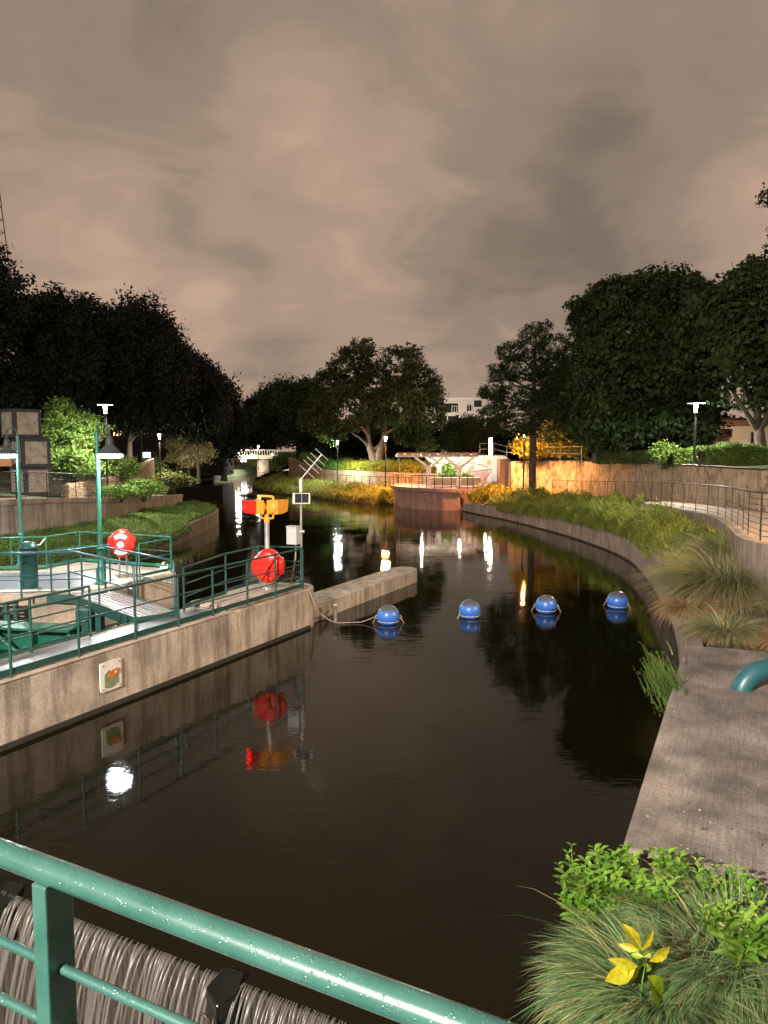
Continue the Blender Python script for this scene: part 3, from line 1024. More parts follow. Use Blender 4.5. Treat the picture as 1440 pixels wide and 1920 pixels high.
# platform railings
zt = TOPZ + .01
railing('green railing along the far planted side of the lock platform', [at(-120, 1074, zt), at(-40, 1071, zt), at(22, 1069, zt), at(88, 1067, zt), at(151, 1054, zt), at(238, 1060, zt), at(322, 1067, zt)], 1.0, (.55,), .022, .018, 'green_lt', .08, skip=(5,))
railing('green return railing at the river corner of the lock platform', [at(321, 1072, zt), at(262, 1085, zt)], 1.0, (.55,), .022, .018, 'green_lt', .08)
railing('upper green rail over the chamber edge near the bollard', [at(-120, 1117, zt), at(-30, 1118, zt), at(97, 1114, zt), at(157, 1104, zt), at(207, 1095, zt)], 1.08, (.45,), .024, .020, 'pipe', None, skip=(3,))
railing('lower green rail hung outside the chamber edge of the platform', [e0 + Vector((0, -.3, -.1)), far(-50, 1125, 18.1), far(41, 1125, 18.1), far(155, 1122, 18.0)], 1.14, (.42,), .024, .020, 'pipe', None)

# bollard
bc = at(56, 1106, TOPZ)
bol = thing('bollard', 'thick round topped dark green steel bollard on the platform', 'bollard', bc)
MB().lathe(bc, [(.30, 0), (.30, .04), (.215, .05), (.215, .07)], 28).build('base_flange', M['green'], bol)
MB().lathe(bc, [(.215, .05), (.215, 1.10), (.222, 1.10), (.222, 1.14), (.215, 1.15), (.19, 1.22), (.12, 1.27), (0, 1.285)], 28).build('shaft', M['green'], bol)
tie = thing('mooring_rope', 'short pale rope tied from the green bollard to the railing', 'rope', bc + Vector((0, 0, 1.0)))
p0, p1 = bc + Vector((.15, .1, 1.18)), at(88, 1067, zt) + Vector((0, 0, .97))
MB().tube([p0, p0.lerp(p1, .35) + Vector((0, 0, -.08)), p0.lerp(p1, .7) + Vector((0, 0, -.03)), p1], .018, 6).build('rope', M['white'], tie)

# ------------------------------------------------------------------ bell lamps


def bell_lamp(label, base, htot, side, power, vis=True):
    root = thing('bell_lamp', label, 'street lamp', base, 'bell shaded lamps on the lock')
    px, py, z0 = base
    mb = MB()
    mb.lathe(base, [(.17, 0), (.17, .05), (.13, .08), (.13, .40), (.115, .44), (.085, .50), (.085, .95), (.10, .97), (.10, 1.0), (.068, 1.03), (.05, 1.1)], 18)
    mb.tube([(px, py, z0 + 1.05), (px, py, z0 + htot)], [.062, .050], 14)
    mb.build('post', M['green_lt'], root)
    R = .17
    cx_, cz_ = px + side * R, z0 + htot
    arc = [(cx_ - side * R * math.cos(t), py, cz_ + R * 1.4 * math.sin(t)) for t in [i * math.pi / 10 for i in range(11)]]
    MB().tube([(px, py, z0 + htot - .15)] + arc + [(cx_ + side * R, py, cz_ - .12)], .022, 8).build('arm', M['green'], root)
    hx, hz = cx_ + side * R, cz_ - .10
    MB().lathe((hx, py, hz), [(0, .02), (.07, .0), (.095, -.10), (.10, -.20), (.14, -.28), (.24, -.38), (.31, -.47), (.315, -.50), (.30, -.50), (.23, -.37), (.10, -.24)], 28).build('shade', paint('lamp_shade_paint', (.045, .058, .054), .5, .1, .2), root)
    MB().lathe((hx, py, hz), [(0, -.60), (.22, -.595), (.325, -.575), (.33, -.515), (.30, -.50), (.20, -.40), (0, -.38)], 28).build('lens', M['lens_c'], root)
    lamp_or_fill_light('AREA', Vector((hx, py, hz - .64)) - Vector(base), power * .42, COOL, .5, (0, 0, 0), root)
    return root


b1 = at(190, 1095, TOPZ)
bell_lamp('green bell shaded lamp on the platform beside the red ring box', b1, 4.15, 1, 260)
b2 = at(42, 1060, TOPZ)
bell_lamp('green bell shaded lamp at far left in front of the stacked boxes', b2, 4.13, -1, 260)

# ------------------------------------------------------------------ life ring boxes


def ring_box(label, c, yaw, w, front, poles):
    root = thing('life_ring_box', label, 'life ring', (c.x, c.y, TOPZ))
    R = Matrix.Rotation(yaw, 3, 'Z')

    def tr(x, y, z): return c + R @ Vector((x, y, z))
    s = w / .8
    # outline: round with squared side ears
    out_ = []
    for i in range(40):
        t = 2 * math.pi * i / 40
        x, z = .36 * math.cos(t), .44 * math.sin(t)
        if abs(z) < .24: x = .42 * (1 if x > 0 else -1) * (1 - .12 * (z / .24) ** 2)
        out_.append((x * s, z * s))
    prof = ((-.10, .90), (-.12, 1.0), (.0, 1.0), (.10, .93), (.135, .78), (.145, .45))
    mb = MB()
    vs, fs = [], []
    n_ = len(out_)
    for y, k in prof:
        vs += [tr(x * k, -y * s, z * k) for x, z in out_]
    for j in range(len(prof) - 1):
        fs += [(j * n_ + i, j * n_ + (i + 1) % n_, (j + 1) * n_ + (i + 1) % n_, (j + 1) * n_ + i) for i in range(n_)]
    mb.add(vs, fs, True)
    mb.add(vs[:n_], [tuple(range(n_))[::-1]]); mb.add(vs[-n_:], [tuple(range(n_))])
    mb.build('case', M['red'], root)
    if front:
        mb = MB()
        for (x0, z0, r0, r1, a0, a1) in ((0, -.02, .20, .32, 50, 130), (0, -.02, .20, .32, 230, 310)):
            A = [tr((x0 + r0 * math.cos(math.radians(a))) * s, -.155 * s, (z0 + r0 * math.sin(math.radians(a))) * s) for a in range(a0, a1 + 1, 10)]
            B = [tr((x0 + r1 * math.cos(math.radians(a))) * s, -.150 * s, (z0 + r1 * math.sin(math.radians(a))) * s) for a in range(a0, a1 + 1, 10)]
            mb.strip(A, B)
        vv = [tr(.10 * math.cos(t) * s, -.16 * s, (-.02 + .10 * math.sin(t)) * s) for t in [i * math.pi / 10 for i in range(20)]]
        mb.add(vv, [tuple(range(20))])
        mb.build('white_mark', M['white'], root)
        mb = MB(); mb.box(tr(.36 * s, -.1 * s, -.04 * s), (.07 * s, .10 * s, .16 * s), yaw)
        mb.build('latch', M['red'], root, .01)
    else:
        mb = MB()
        mb.box(tr(-.08 * s, -.14 * s, .12 * s), (.56 * s, .07 * s, .05 * s), yaw)
        mb.box(tr(-.10 * s, -.15 * s, -.06 * s), (.44 * s, .10 * s, .20 * s), yaw)
        mb.box(tr(.20 * s, -.14 * s, .02 * s), (.07 * s, .09 * s, .40 * s), yaw)
        mb.box(tr(.0 * s, -.13 * s, -.30 * s), (.36 * s, .07 * s, .10 * s), yaw)
        mb.build('moulding', M['red'], root, .02)
    for dx in poles:
        q = tr(dx, .02, 0)
        MB().tube([(q.x, q.y, TOPZ), (q.x, q.y, c.z)], .028, 8).build('leg', M['steel'], root)
    return root


rc = far(228, 1019, 21.3)
ring_box('red life ring box with white marks facing the camera on the platform', rc, math.radians(8), .74, True, (-.08, .12))
sg = at(502, 1104, TOPZ + .12)
r2c = far(502, 1061, sg.y - .26)
ring_box('red moulded life ring box strapped to the yellow signal post', r2c, math.radians(-12), .80, False, ())

# ------------------------------------------------------------------ signal post
sig = thing('signal_post', 'silver pole with two yellow signal heads, one lit red', 'signal', sg)
mb = MB(); mb.lathe(sg, [(.12, 0), (.12, .03), (.07, .05), (.07, .12), (.062, .13), (.062, 1.72)], 18)
mb.build('pole', M['steel'], sig)
mb = MB(); top = sg + Vector((0, 0, 1.70))
mb.lathe(top, [(.07, 0), (.075, .05), (.06, .13), (.05, .22), (0, .23)], 14)
mb.tube([top + Vector((-.16, 0, .24)), top + Vector((-.14, 0, .13)), top + Vector((0, 0, .10)), top + Vector((.16, 0, .12)), top + Vector((.17, 0, .24))], .030, 8)
mb.build('lower_bracket', M['yellow'], sig)
mb = MB(); mb.tube([top + Vector((-.20, 0, .56)), top + Vector((-.20, 0, .66)), top + Vector((-.17, 0, .69)), top + Vector((.14, 0, .67)), top + Vector((.17, 0, .64)), top + Vector((.17, 0, .54))], .034, 8)
mb.build('upper_bracket', M['yellow'], sig)
for s, yw in ((-1, math.radians(205)), (1, math.radians(-60))):
    c = top + Vector((-.21 if s < 0 else .19, 0, .40))
    R = Matrix.Rotation(yw if s < 0 else math.radians(62), 3, 'Z')
    mb = MB()
    mb.box(c, (.20, .34, .36), rot=R)
    # rounded back cover towards -x local, visor along +x local
    Mx = R @ Matrix.Rotation(math.radians(-90), 3, 'Y')
    mb.lathe(c + R @ Vector((-.10, 0, 0)), [(.16, 0), (.15, .05), (.08, .075), (0, .08)], 20, Mx)
    mb.build('housing', M['yellow'], sig, .02)
    mb = MB()
    a_ = [R @ Vector((.10, -.165, -.165)), R @ Vector((.10, -.165, .165)), R @ Vector((.10, .165, .165)), R @ Vector((.10, .165, -.165))]
    vi = [R @ Vector((.34, -.165, -.12)), R @ Vector((.38, -.165, .165)), R @ Vector((.38, .165, .165)), R @ Vector((.34, .165, -.12))]
    for i, j in ((0, 1), (1, 2), (2, 3), (3, 0)):
        mb.add([c + a_[i], c + a_[j], c + vi[j], c + vi[i]], [(0, 1, 2, 3)])
    v_o = mb.build('visor', M['yellow'] if s > 0 else M['red'], sig)  # lit head's visor coloured red, the lens glow put into its colour
    sm = v_o.modifiers.new('thick', 'SOLIDIFY'); sm.thickness = .01
    lens_c = c + R @ Vector((.11, 0, 0))
    Mz = R @ Matrix.Rotation(math.radians(90), 3, 'Y')
    MB().lathe(lens_c, [(.13, 0), (.12, .03), (.06, .05), (0, .055)], 20, Mz).build('lens', M['redglow'] if s < 0 else M['rubber'], sig)
    if s < 0:
        lamp_or_fill_light('POINT', tuple(lens_c + R @ Vector((.14, 0, 0)) - sg), 5, (1, .02, .01), .05, parent=sig)

# ------------------------------------------------------------------ solar telemetry mast
sb = L2(9.10, .22, TOPZ + .12)
sol = thing('telemetry_mast', 'thin grey pole with solar panel, yagi antenna and grey box', 'sensor mast', sb)
MB().tube([sb, sb + Vector((0, 0, 2.75))], .030, 10).build('pole', M['steel'], sol)
MB().tube([sb + Vector((0, 0, 2.45)), sb + Vector((0, 0, 2.80))], .045, 10).build('collar', M['white'], sol)
Rp = Matrix.Rotation(math.radians(4), 3, 'Z') @ Matrix.Rotation(math.radians(-22), 3, 'X')
pc = sb + Vector((.02, -.08, 2.28))
MB().box(pc, (.46, .03, .30), rot=Rp).build('panel_frame', M['white'], sol, .008)
for s in (-1, 1):
    MB().box(pc + Rp @ Vector((s * .092 + .01, -.018, 0)), (.175, .008, .25), rot=Rp).build('solar_cell', M['panel'], sol)
MB().box(pc + Vector((-.18, .10, -.02)), (.10, .18, .26), math.radians(10)).build('panel_bracket', M['white'], sol, .01)
bx = sb + Vector((-.20, -.02, 1.30))
RB = math.radians(-24)
MB().box(bx, (.30, .24, .46), RB).build('box', M['box'], sol, .012)
MB().box(bx + Vector((0, 0, .245)), (.33, .27, .02), RB).build('lid', M['box'], sol, .005)
MB().tube([sb + Vector((-.05, 0, 1.40)), sb + Vector((.08, 0, 1.40))], .05, 8).build('clamp', M['steel'], sol)
MB().tube([bx + Vector((.06, -.02, -.22)), bx + Vector((.05, -.02, -.6)), bx + Vector((-.02, -.04, -1.0)), bx + Vector((-.07, -.06, -1.28))], .022, 8).build('conduit', M['rope'], sol)
ya = sb + Vector((0, 0, 2.78)); yb = ya + Vector((.56, 0, .66))
MB().tube([ya, yb], .017, 8).build('antenna_boom', M['white'], sol)
dirb = (yb - ya).normalized(); per = Vector((.74, 0, -.66)).normalized()
for t_, l_ in ((.30, .26), (.50, .27), (.64, .26), (.80, .25), (.99, .22)):
    q = ya.lerp(yb, t_)
    MB().tube([q - per * l_, q + per * l_], .006, 5).build('antenna_element', M['white'], sol)

# cables and ropes
cab = thing('drooping_cable', 'grey cable looping down the rounded wall nose to the ledge', 'cable', L2(9.1, .1, 1.0))
MB().tube([L2(9.15, .05, 1.1), L2(9.2, -.05, .8), L2(9.4, -.06, .45), L2(9.7, -.04, .22), L2(10.2, .1, .12), L2(10.6, .15, .2)], .022, 7).build('cable', M['rope'], cab)

# ------------------------------------------------------------------ buoys
bu0 = at(728, 1168, 0)


def make_buoy(loc, label):
    root = thing('buoy', label, 'buoy', loc, 'blue buoys strung across the river')
    o = MB()
    R = .31
    o.lathe((0, 0, 0), [(0.0, -.31)] + [(R * math.sin(t), -R * .98 * math.cos(t) ) for t in [i * math.pi / 16 for i in range(2, 15)]] + [(0, R * .97)], 32)
    b = o.build('float', M['bluebuoy'], root, loc=(0, 0, 0))
    b.location = (0, 0, .20)
    mb = MB()
    mb.lathe((0, 0, .065), [(.293, -.006), (.300, 0), (.293, .006)], 32)
    mb.build('waterline_scum', M['white'], root, loc=(0, 0, 0))
    for s in (-1, 1):
        mb = MB()
        mb.tube([(s * .29, 0, .17), (s * .33, 0, .22), (s * .36, 0, .17), (s * .33, 0, .12), (s * .29, 0, .16)], .014, 7)
        mb.build('eye', M['steel'], root, loc=(0, 0, 0))
        mb = MB()
        for k in range(4):
            x0 = s * (.34 + k * .030); z0 = .15 - k * .055
            mb.tube([(x0, -.012, z0), (x0 + s * .035, .012, z0 - .05)], .013, 5)
            mb.tube([(x0, .014, z0), (x0 + s * .03, -.014, z0 - .06)], .010, 5)
        mb.build('shackle_chain', M['rope'], root, loc=(0, 0, 0))
    return root


proto = make_buoy(bu0, 'blue buoy nearest the ledge, tied to it by a rope')
for (u, v, yw, lab) in ((881, 1157, .5, 'blue buoy second out from the concrete ledge'), (1024, 1147, -.25, 'blue buoy third out, just below the warm lamp reflection'), (1157, 1139, -.7, 'blue buoy farthest from the ledge, closest to the curved bank wall')):
    c = copy_tree(proto)
    c.location = at(u, v, 0); c.rotation_euler = (0, .04 if u > 1100 else -.09 + .0001 * u, yw); c['label'] = lab
rope = thing('buoy_rope', 'thin grey rope sagging from the ledge to the nearest blue buoy', 'rope', L2(9.6, .3, .4))
ra, rb = L2(9.45, .2, .62), bu0 + Vector((-.36, 0, .17))
pts = []
for i in range(15):
    t = i / 14; p = ra.lerp(rb, t); p.z = max(.03, p.z - 1.6 * t * (1 - t) * (1.25 - t * .5)); pts.append(p)
MB().tube(pts, .014, 6).build('rope', M['rope'], rope)

# ------------------------------------------------------------------ weir and falling water
weir = thing('weir', 'dark concrete weir sill under the falling water below the handrail', 'weir', L2(-2.6, -4, -1))
MB().prism(LX([(-2.36, 3), (-2.36, -12), (-2.54, -12), (-2.54, 3)]), -2.6, -.03).build('sill', M['bed'], weir)
rng = np.random.default_rng(5)


def fall_sheet():
    Vs, Fs = [], []
    b = .0
    k = 0
    while b > -9.8:
        w = rng.uniform(.010, .030)
        if rng.random() < .16: b -= rng.uniform(.01, .04)
        v0 = rng.uniform(.55, .95)
        drift = rng.normal() * .02
        rows = []
        for j in range(13):
            t = (j / 12) ** 1.1 * .60
            a = -2.52 - v0 * t * 1.15
            z = .012 - 4.4 * t * t - .02 * t
            ww = w * (.35 + .65 * min(1, j / 2.5)) * (1 - .25 * j / 12)
            bb = b + drift * t * 3
            rows.append([L2(a, bb + ww * .5, z), L2(a - .018, bb, z + .012), L2(a, bb - ww * .5, z)])
        base = len(Vs)
        for r in rows: Vs.extend([tuple(p) for p in r])
        for j in range(12):
            for q in (0, 1):
                i0 = base + j * 3 + q
                Fs.append((i0, i0 + 1, i0 + 4, i0 + 3))
        b -= w * rng.uniform(1.0, 2.0)
        k += 1
    o = mesh_np('falling_water', np.array(Vs), 4, M['fall'], None, True, np.array(Fs))
    return struct(o)


fall_sheet()
mb = MB()
NB = 60
A = []
for j in range(9):
    row = []
    for i in range(NB + 1):
        bb = .5 - i * 11 / NB
        row.append(L2(-2.9 - j * .22, bb + rng.normal() * .05, -1.75 - .30 * (j / 8) + rng.normal() * .09))
    A.append(row)
for j in range(8):
    mb.strip(A[j], A[j + 1], True)
struct(mb.build('foam', M['foam']))


def splitter(u, v, label):
    c = at(u, v, .05)
    root = thing('flow_splitter', label, 'weir fitting', c)
    mb = MB()
    q = [(.12, .13), (.13, -.10), (-.05, -.15), (-.20, -.05), (-.14, .12)]
    al = (c.x - OX) * math.sin(AN) + (c.y - OY) * math.cos(AN); bl = -(c.x - OX) * math.cos(AN) + (c.y - OY) * math.sin(AN)
    mb.prism([tuple(L2(al + a, bl + b))[:2] for a, b in q], -.42, [.05, .07, .01, -.06, .03][:5])
    mb.build('block', M['blackwet'], root, .015)
    MB().tube([L2(al - .30, bl + .02 + .09 * math.cos(t), -.20 + .13 * math.sin(t)) for t in [i * math.pi / 7 for i in range(3, 14)]], .012, 6).build('loop', M['bronze'], root)
    return root


splitter(425, 1836, 'black wedge splitting the falling water below the rail middle')
splitter(14, 1668, 'black wedge splitting the falling water at lower left corner')

# ------------------------------------------------------------------ bridge handrail close to camera
rA, rB = at(0, 1598, 4.0), at(960, 1957, 4.0)
rd = (rB - rA).normalized()
hr = thing('handrail', 'wet mint green pipe handrail with droplets crossing the near corner', 'railing', rA)
MB().tube([rA - rd * 2.5, rA, rB, rB + rd * 3], .0215, 40).build('top_rail', M['rail'], hr)
for dz in (.165, .275, .385):
    MB().tube([rA - rd * 2.5 + Vector((0, 0, -dz)), rB + rd * 3 + Vector((0, 0, -dz))], .0085, 16).build('mid_rail', M['rail'], hr)
rng = np.random.default_rng(9)
mb = MB()
side_ = rd.cross(Vector((0, 0, 1))).normalized()
for i in range(520):
    q = rA + rd * rng.uniform(-.15, 1.35)
    th = rng.normal() * .75 + (.25 if rng.random() < .7 else 1.2)       # most sit on top, some hang low
    nv = (Vector((0, 0, 1)) * math.cos(th) + side_ * math.sin(th)).normalized()
    r0 = .0009 * rng.uniform(.5, 1.7)
    Mq = nv.to_track_quat('Z', 'Y').to_matrix()
    mb.lathe(q + nv * .0213, [(r0, 0), (r0 * .85, r0 * .4), (r0 * .45, r0 * .65), (0, r0 * .72)], 8, Mq)
dm, dn, dl, db = newmat('water_droplets')
db.inputs['Base Color'].default_value = (.06, .13, .11, 1); db.inputs['Roughness'].default_value = .04; db.inputs['IOR'].default_value = 1.5
db.inputs['Coat Weight'].default_value = 1.0
dr = mb.build('droplets', dm, hr); dr['kind'] = 'stuff'
pp = at(88, 1640, 4.0)
tpar = (pp - rA).dot(rd)
pc = rA + rd * tpar
for k in (-1, 0, 1):
    q = pc + rd * k * 1.35
    MB().box(q + Vector((0, 0, -.56)), (.034, .055, 1.10), math.atan2(rd.y, rd.x)).build('post', M['rail'], hr, .003)

# ------------------------------------------------------------------ right bank: slab, curved planter wall
EDGE = [(-1.1, -0.4), (2.04, 6.19), (5.25, 12.85), (6.9, 17.3), (7.9, 20.4), (8.85, 24.0), (9.7, 27.6), (10.35, 31.0), (10.55, 33.8), (10.45, 37.0), (10.1, 40.8), (9.55, 44.2), (8.85, 48.0), (7.9, 52.0), (7.0, 55.0), (6.15, 58.2)]
ETOP = [1.3] * 8 + [1.28, 1.2, 1.12, 1.05, .95, .85, .75, .68]


def smooth_line(P, n=4):
    out_ = []
    m = len(P)
    for i in range(m - 1):
        p0, p1, p2, p3 = (np.array(P[max(i - 1, 0)]), np.array(P[i]), np.array(P[i + 1]), np.array(P[min(i + 2, m - 1)]))
        for k in range(n):
            t = k / n
            out_.append(tuple(.5 * ((2 * p1) + (-p0 + p2) * t + (2 * p0 - 5 * p1 + 4 * p2 - p3) * t * t + (-p0 + 3 * p1 - 3 * p2 + p3) * t ** 3)))
    out_.append(tuple(P[-1]))
    return out_


def offset(line, d):
    o = []
    for i, p in enumerate(line):
        a = line[max(i - 1, 0)]; b = line[min(i + 1, len(line) - 1)]
        tx, ty = b[0] - a[0], b[1] - a[1]; l = math.hypot(tx, ty)
        o.append((p[0] + ty / l * d, p[1] - tx / l * d) + tuple(p[2:]))
    return o


E3 = smooth_line([(x, y, z) for (x, y), z in zip(EDGE[2:], ETOP[2:])], 4)
E3i = offset(E3, .30)


def wall_from(inner, outer, z0, name, mat, parent=None, bevel=0):
    """closed curved wall between two plan lines, top follows z of the lines"""
    mb = MB()
    n = len(inner)
    It = [Vector(p) for p in inner]; Ot = [Vector(p) for p in outer]
    Ib = [Vector((p[0], p[1], z0)) for p in inner]; Ob = [Vector((p[0], p[1], z0)) for p in outer]
    mb.strip(It, Ot); mb.strip(Ib, It, True); mb.strip(Ot, Ob, True)
    mb.add([Ib[0], It[0], Ot[0], Ob[0]], [(0, 1, 2, 3)]); mb.add([Ib[-1], It[-1], Ot[-1], Ob[-1]], [(3, 2, 1, 0)])
    return mb.build(name, mat, parent)


rw = thing('bank_wall', 'curved grey concrete planter wall rising from the water on the right', 'wall', E3[0])
wall_from(E3, E3i, -2.6, 'wall_body', M['conc_bank'], rw)
st = offset(E3, -.03)
wall_from([(p[0], p[1], .075) for p in st], [(p[0], p[1], .075) for p in offset(E3, -.002)], -.5, 'waterline_stain', M['bed'], rw)

slab = thing('concrete_slab', 'broad brushed dark concrete slab with broken edge at right', 'slab', (4, 9, 0))
far_r = at(1290, 1226, 1.3)
MB().prism([(2.04, 6.19), (5.25, 12.85), (5.35, 12.9), (9.5, 11.5), (9.0, 1.0), (6, 1.0), (3.0, 5.75)], -2.6, 1.305).build('slab_body', M['slab'], slab, .03)
MB().prism([(-1.1, -.4), (2.035, 6.185), (3.0, 5.745), (5.99, 1.0), (5.5, -3)], -2.6, 1.12).build('planting_bed', M['soil'], slab)
# pebbles and debris on slab
deb = MB(); rr = random.Random(8)
for i in range(26):
    u = rr.uniform(1190, 1435); v = rr.uniform(1330, 1620)
    if (u - 1165) < (1590 - v) * .315 + 12: continue
    c = at(u, v, 1.31); s = rr.uniform(.006, .016)
    deb.box(c, (s * 1.4, s, s * .7), rr.uniform(0, 3))
o = deb.build('gravel', M['conc_top']); tag(o, 'tiny pale stones scattered on the dark slab', 'gravel', kind='stuff')
deb = MB()
for i in range(30):
    u = rr.uniform(1200, 1438); v = rr.uniform(1300, 1660)
    if (u - 1165) < (1590 - v) * .315 + 12: continue
    c = at(u, v, 1.312); s = rr.uniform(.012, .03)
    a = rr.uniform(0, 3)
    deb.add([c + Vector((math.cos(a) * s, math.sin(a) * s, 0)), c + Vector((-math.sin(a) * s * .4, math.cos(a) * s * .4, .006)), c - Vector((math.cos(a) * s, math.sin(a) * s, 0)), c + Vector((math.sin(a) * s * .4, -math.cos(a) * s * .4, .004))], [(0, 1, 2, 3)])
o = deb.build('leaf_litter', M['soil']); tag(o, 'small dead brown leaves lying on the dark slab', 'leaf litter', kind='stuff')

# pipe arch
pa = at(1386, 1290, 1.3)
pipe = thing('pipe_arch', 'thick teal painted pipe bending over in a low arch on the slab', 'pipe', pa)
pcx = pa.x + .42
MB().tube([(pcx - .42 * math.cos(t), pa.y - .05 * math.cos(t), 1.22 + .36 * math.sin(t)) for t in [i * math.pi / 16 for i in range(17)]], .148, 24).build('pipe', M['pipe'], pipe)
MB().tube([(pcx - .02, pa.y, 1.578), (pcx + .02, pa.y, 1.578)], .152, 24).build('weld_ring', M['pipe'], pipe)

# right path with its low retaining wall
RP = [(1030, 928, 1.58), (1053, 929.5, 1.6), (1098, 933, 1.66), (1170, 940, 1.95), (1240, 949, 2.2), (1331, 966, 2.40), (1377, 987, 2.57), (1415, 1015, 2.75)]
RPW = [at(*p) for p in RP]
RPW += [RPW[-1] + Vector((-.2, -3.2, .14)), RPW[-1] + Vector((-1.2, -8.0, .35)), RPW[-1] + Vector((-2.6, -14.5, .5))]
R3 = smooth_line([tuple(p) for p in RPW], 4)
R3o = offset(R3, .22)
pw = thing('path_wall', 'low dark concrete kerb wall carrying the right path railing', 'wall', R3[0])
wall_from([(p[0], p[1], p[2] + .04) for p in R3], [(p[0], p[1], p[2] + .04) for p in R3o], -1, 'wall_body', M['conc_bank'], pw)
R3p = offset(R3, 3.6)
bw = [at(1027, 922, 1.55), at(1100, 924.5, 1.65), at(1200, 932.5, 2.0), at(1335, 945, 2.35), at(1440, 957, 2.6)]
bw += [bw[-1] + Vector((2.0, -5, .15)), bw[-1] + Vector((2.6, -12, .3)), bw[-1] + Vector((2.2, -22, .4))]
# upper retaining wall (stone), from the brick corner to right
BW = [at(955, 922, 1.55)] + bw
B3 = smooth_line([tuple(p) for p in BW], 4)
mb = MB()
nR = len(B3)
R3r = [R3o[min(int(i * (len(R3o) - 1) / (nR - 1)), len(R3o) - 1)] for i in range(nR)]
mb.strip([Vector((p[0], p[1], p[2])) for p in R3r], [Vector((p[0], p[1], p[2])) for p in B3], True)
struct(mb.build('path', M['pathm']))
uw = thing('retaining_wall', 'tall flaking plaster retaining wall behind the right path, orange lit at one end', 'wall', B3[0])
B3t = [(p[0], p[1], 3.86 + .25 * i / nR) for i, p in enumerate(B3)]
B3o = offset(B3t, .35)
wall_from(B3t, B3o, 0, 'wall_body', M['stone'], uw)
copa = offset([(p[0], p[1], p[2] + .07) for p in B3t], -.04)
copb = offset([(p[0], p[1], p[2] + .07) for p in B3t], .40)
mb = MB(); mb.strip([Vector(p) for p in copa], [Vector(p) for p in copb]); mb.strip([Vector((p[0], p[1], p[2] - .10)) for p in copa], [Vector(p) for p in copa])
mb.build('coping', M['conc_top'], uw)
# upper ground behind the wall
mb = MB(); mb.strip([Vector((p[0], p[1], p[2] - .02)) for p in B3o], [Vector((p[0] + 9, p[1] + 6, 4.3)) for p in B3o], True)
mb.strip([Vector((p[0] + 9, p[1] + 6, 4.3)) for p in B3o], [Vector((p[0] * 8 + 200, p[1] + 120 * (p[1] > 30), 4.5)) for p in B3o], True)
struct(mb.build('upper_lawn', M['lawn']))
# fence on path
pr = []
tot = 0
Rl = [Vector(p) for p in R3]
start = 1
acc = 0; pr.append(Rl[start])
for i in range(start, len(Rl) - 1):
    seg = (Rl[i + 1] - Rl[i]); L_ = seg.length; pos = 0
    while acc + (L_ - pos) >= 1.72:
        pos += 1.72 - acc; acc = 0
        pr.append(Rl[i] + seg * (pos / L_))
    acc += L_ - pos
pr = [p + Vector((.06, 0, .03)) for p in pr]
railing('bronze bar railing curving along the right hand river path', pr, 1.03, (.86, .73, .60, .47, .34, .21, .10), .022, .022, 'bronze', None, square=(.05, .018), bar_r=.0085)

# bed soil between planter wall and path wall
nE = len(E3i)
Rback = []
for p in E3i:
    q = min(R3, key=lambda r: abs(r[1] - (p[1] + .6)) + (0 if r[0] > p[0] else 50))
    Rback.append((q[0], q[1], min(q[2], p[2] + .75)))
mb = MB()
zb_ = [(E3i[i][2] - .12) for i in range(nE)]
mb.strip([Vector((E3i[i][0], E3i[i][1], zb_[i])) for i in range(nE)], [Vector((Rback[i][0], Rback[i][1], Rback[i][2] - .45)) for i in range(nE)], True)
struct(mb.build('planting_bed_ground', M['soil']))
quads = []
for i in range(nE - 1):
    a, b = Vector((E3[i][0], E3[i][1], E3[i][2] - .02)), Vector((E3[i + 1][0], E3[i + 1][1], E3[i + 1][2] - .02))
    c, d = Vector((Rback[i + 1][0], Rback[i + 1][1], Rback[i + 1][2] - .42)), Vector((Rback[i][0], Rback[i][1], Rback[i][2] - .42))
    if a.y < 19 or a.y > 54: continue
    quads.append((a, b, c, d))
cover('ground_cover', 'mixed green and rusty ground cover filling the bed beside the curved wall', 'ground cover', quads, 120000, .10, .72, 'cover', 11, .6, .8)
cover('tall_bed_plants', 'taller shaggy yellow green plants rising out of the right bed', 'ground cover', quads, 30000, .15, 1.05, 'cover', 13, .7, 1.0)
# overhanging fringe on the wall
quads2 = []
for i in range(nE - 1):
    if not (25 < E3[i][1] < 52): continue
    a, b = Vector(E3[i]) + Vector((-.16, 0, -.38)), Vector(E3[i + 1]) + Vector((-.16, 0, -.38))
    c, d = Vector(E3i[i + 1]), Vector(E3i[i])
    quads2.append((a, b, c, d))
cover('trailing_plants', 'trailing greenery hanging over the lip of the curved planter wall', 'ground cover', quads2, 34000, .10, .62, 'cover', 12, .5, .95)

# ornamental tussocks on the right bed
tussock('huge arching grey green tussock overhanging the wall beyond the slab', (7.55, 16.2, 1.3), 1.7, 1.95, 6500, 'tuft', 21, .012, curl=1.05)
tussock('wide dry tussock filling the bed end beyond the slab at the frame edge', (8.4, 14.2, 1.3), 1.3, 1.35, 3200, 'tuft', 27, .011)
tussock('pale tussock against the path wall at the right frame edge', (9.6, 16.2, 1.4), 1.3, 1.5, 3000, 'tuft', 28, .012)
tussock('spiky tussock behind the biggest one, under the path railing', (9.3, 19.6, 1.4), 1.5, 1.7, 4000, 'tuft', 22, .014, curl=.95)
tussock('short dry tussock at the end of the slab beside the pipe', (6.3, 13.6, 1.2), .9, .85, 2400, 'tuft', 23, .010, curl=1.15)
tussock('dry tussock drooping over the water past the slab corner', (6.35, 15.3, 1.3), .8, .8, 1800, 'dry', 24, .011, curl=1.3)
tussock('small dry tussock right beside the teal pipe arch', (7.0, 12.9, 1.25), .7, .6, 1500, 'dry', 26, .010, curl=1.2)
